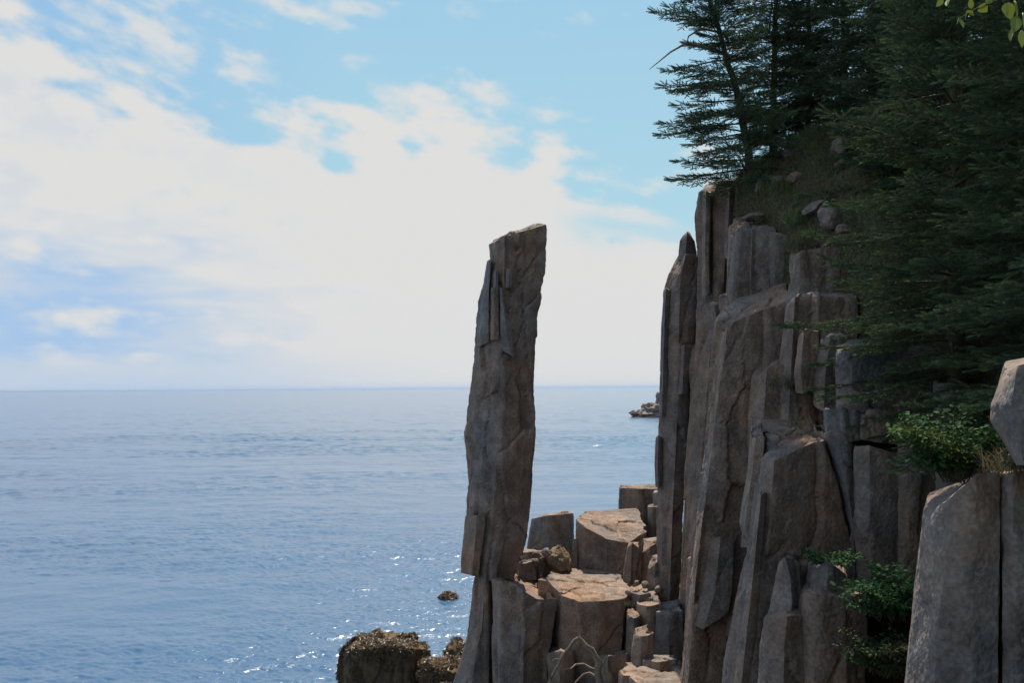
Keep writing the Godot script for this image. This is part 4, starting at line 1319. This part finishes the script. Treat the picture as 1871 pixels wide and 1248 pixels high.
	while xf.size() < 9000:
		var gd := rg.randf_range(13.6, 19.0)
		var gx := lookup(edge_x, gd) + rg.randf_range(-0.5, 2.6)
		if n_fbm.get_noise_2d(gx * 0.8, gd * 0.8) < -0.05:
			continue
		var gp := Vector3(gx, ground_y(gx, -gd) - 0.02, -gd)
		var h := rg.randf_range(0.08, 0.3)
		xf.append(Transform3D((Basis(Vector3(rg.randfn(), 0, rg.randfn()).normalized(), rg.randf_range(0.1, 0.8)) * Basis(Vector3.UP, rg.randf() * TAU)).scaled_local(Vector3(h, h, h)), gp))
		var gc: Color = [gr[0], gr[1], dry[0], dry[1], dry[2]][rg.randi() % 5]
		cl.append(gc)
	var cover := thing("grass", "short mixed grass and weeds covering the earth slope", "grass")
	cover.set_meta("kind", "stuff")
	copies("blades", blade_mesh, M.leaf, cover, xf, cl)
	birch()

# a birch beside the viewpoint: its crown shades the near rocks, one spray hangs into view
func birch() -> void:
	var foot := Vector3(3.4, ground_y(3.4, 0.2) - 0.2, 0.2)
	var l := thing("birch_tree", "yellow-green birch leaves hanging in on a spray before the dark spruces", "tree", foot)
	var tb := Builder.new()
	tb.tube([foot, foot + Vector3(-0.1, 2.5, -0.3), foot + Vector3(0.0, 5.0, -1.6), foot + Vector3(0.1, 7.4, -3.2)], [0.13, 0.11, 0.08, 0.03], 10, Color(1, 1, 1))
	part("trunk", tb.commit(), M.birch_bark, l)
	var rng := RandomNumberGenerator.new()
	rng.seed = 71
	var lb := Builder.new()
	var xf := []
	var cl := []
	var mid := foot + Vector3(0.15, 6.9, -3.4)
	for k in 150:
		var o := foot + Vector3(0.0, 5.0, -1.6).lerp(Vector3(0.1, 7.4, -3.2), rng.randf())
		var d := Vector3(rng.randfn(), rng.randfn() * 0.55, rng.randfn() * 1.1).normalized()
		var e := mid + d * Vector3(1.9, 1.2, 2.6) * pow(rng.randf(), 0.4)
		lb.tube([o, o.lerp(e, 0.5) + Vector3(0, 0.15, 0), e], [0.02, 0.01, 0.003], 4, Color(1, 1, 1))
		for j in 60:
			var f := rng.randf_range(0.4, 1.05)
			var p := o.lerp(e, f) + Vector3(rng.randfn(), rng.randfn(), rng.randfn()) * 0.13
			xf.append(facing(Vector3(rng.randfn(), -0.8 + rng.randfn() * 0.4, rng.randfn()), p, rng.randf_range(0.045, 0.075), rng.randf() * TAU))
			var g := rng.randf_range(0.7, 1.2)
			cl.append(Color(0.085 * g, 0.14 * g, 0.025 * g))
	part("limbs", lb.commit(), M.bark, l)
	copies("crown", leaf_mesh, M.leaf, l, xf, cl).set_meta("kind", "stuff")
	var bb := Builder.new()
	bb.tube([foot + Vector3(0.0, 5.0, -1.6), P(2100, -330, 2.9), P(1990, -60, 3.0), P(1900, -25, 3.0), P(1830, -2, 3.0), P(1790, 12, 3.02), P(1752, 34, 3.0)], [0.02, 0.016, 0.012, 0.008, 0.005, 0.004, 0.002], 6, Color(1, 1, 1))
	bb.tube([P(1840, -4, 3.0), P(1780, -12, 3.0), P(1722, 0, 3.0)], [0.005, 0.004, 0.002], 6, Color(1, 1, 1))
	part("hanging_spray", bb.commit(), M.bark, l)
	var spray: Node3D = l.get_node("hanging_spray")
	for q in [[1752, 30, 1745, 48], [1766, 22, 1760, 40], [1775, 16, 1770, -6], [1722, -2, 1708, 14], [1735, -6, 1726, 12], [1800, 8, 1812, -8], [1840, 4, 1846, 40], [1850, 2, 1862, 44], [1835, 6, 1838, 30], [1856, 30, 1850, 62], [1866, 24, 1874, 60], [1764, 20, 1780, 28], [1790, 10, 1802, 22], [1868, -4, 1884, 30], [1850, 50, 1842, 78], [1864, 56, 1868, 90], [1750, 34, 1762, 52]]:
		var a := P(q[0], q[1], 3.0)
		var e := P(q[2], q[3], 3.0 + rng.randfn() * 0.02)
		var o := MeshInstance3D.new()
		o.name = "leaf"
		o.mesh = leaf_mesh
		o.material_override = M.birch if M.has("birch") else birch_mat()
		spray.add_child(o, true)
		o.transform = facing(e - a, a, (e - a).length() * 0.9, rng.randfn() * 0.7)

func birch_mat() -> StandardMaterial3D:
	var m := leaf_mat(Color(0.15, 0.20, 0.03).linear_to_srgb(), Color(0.7, 0.7, 0.7), 0.6)
	M.birch = m
	return m
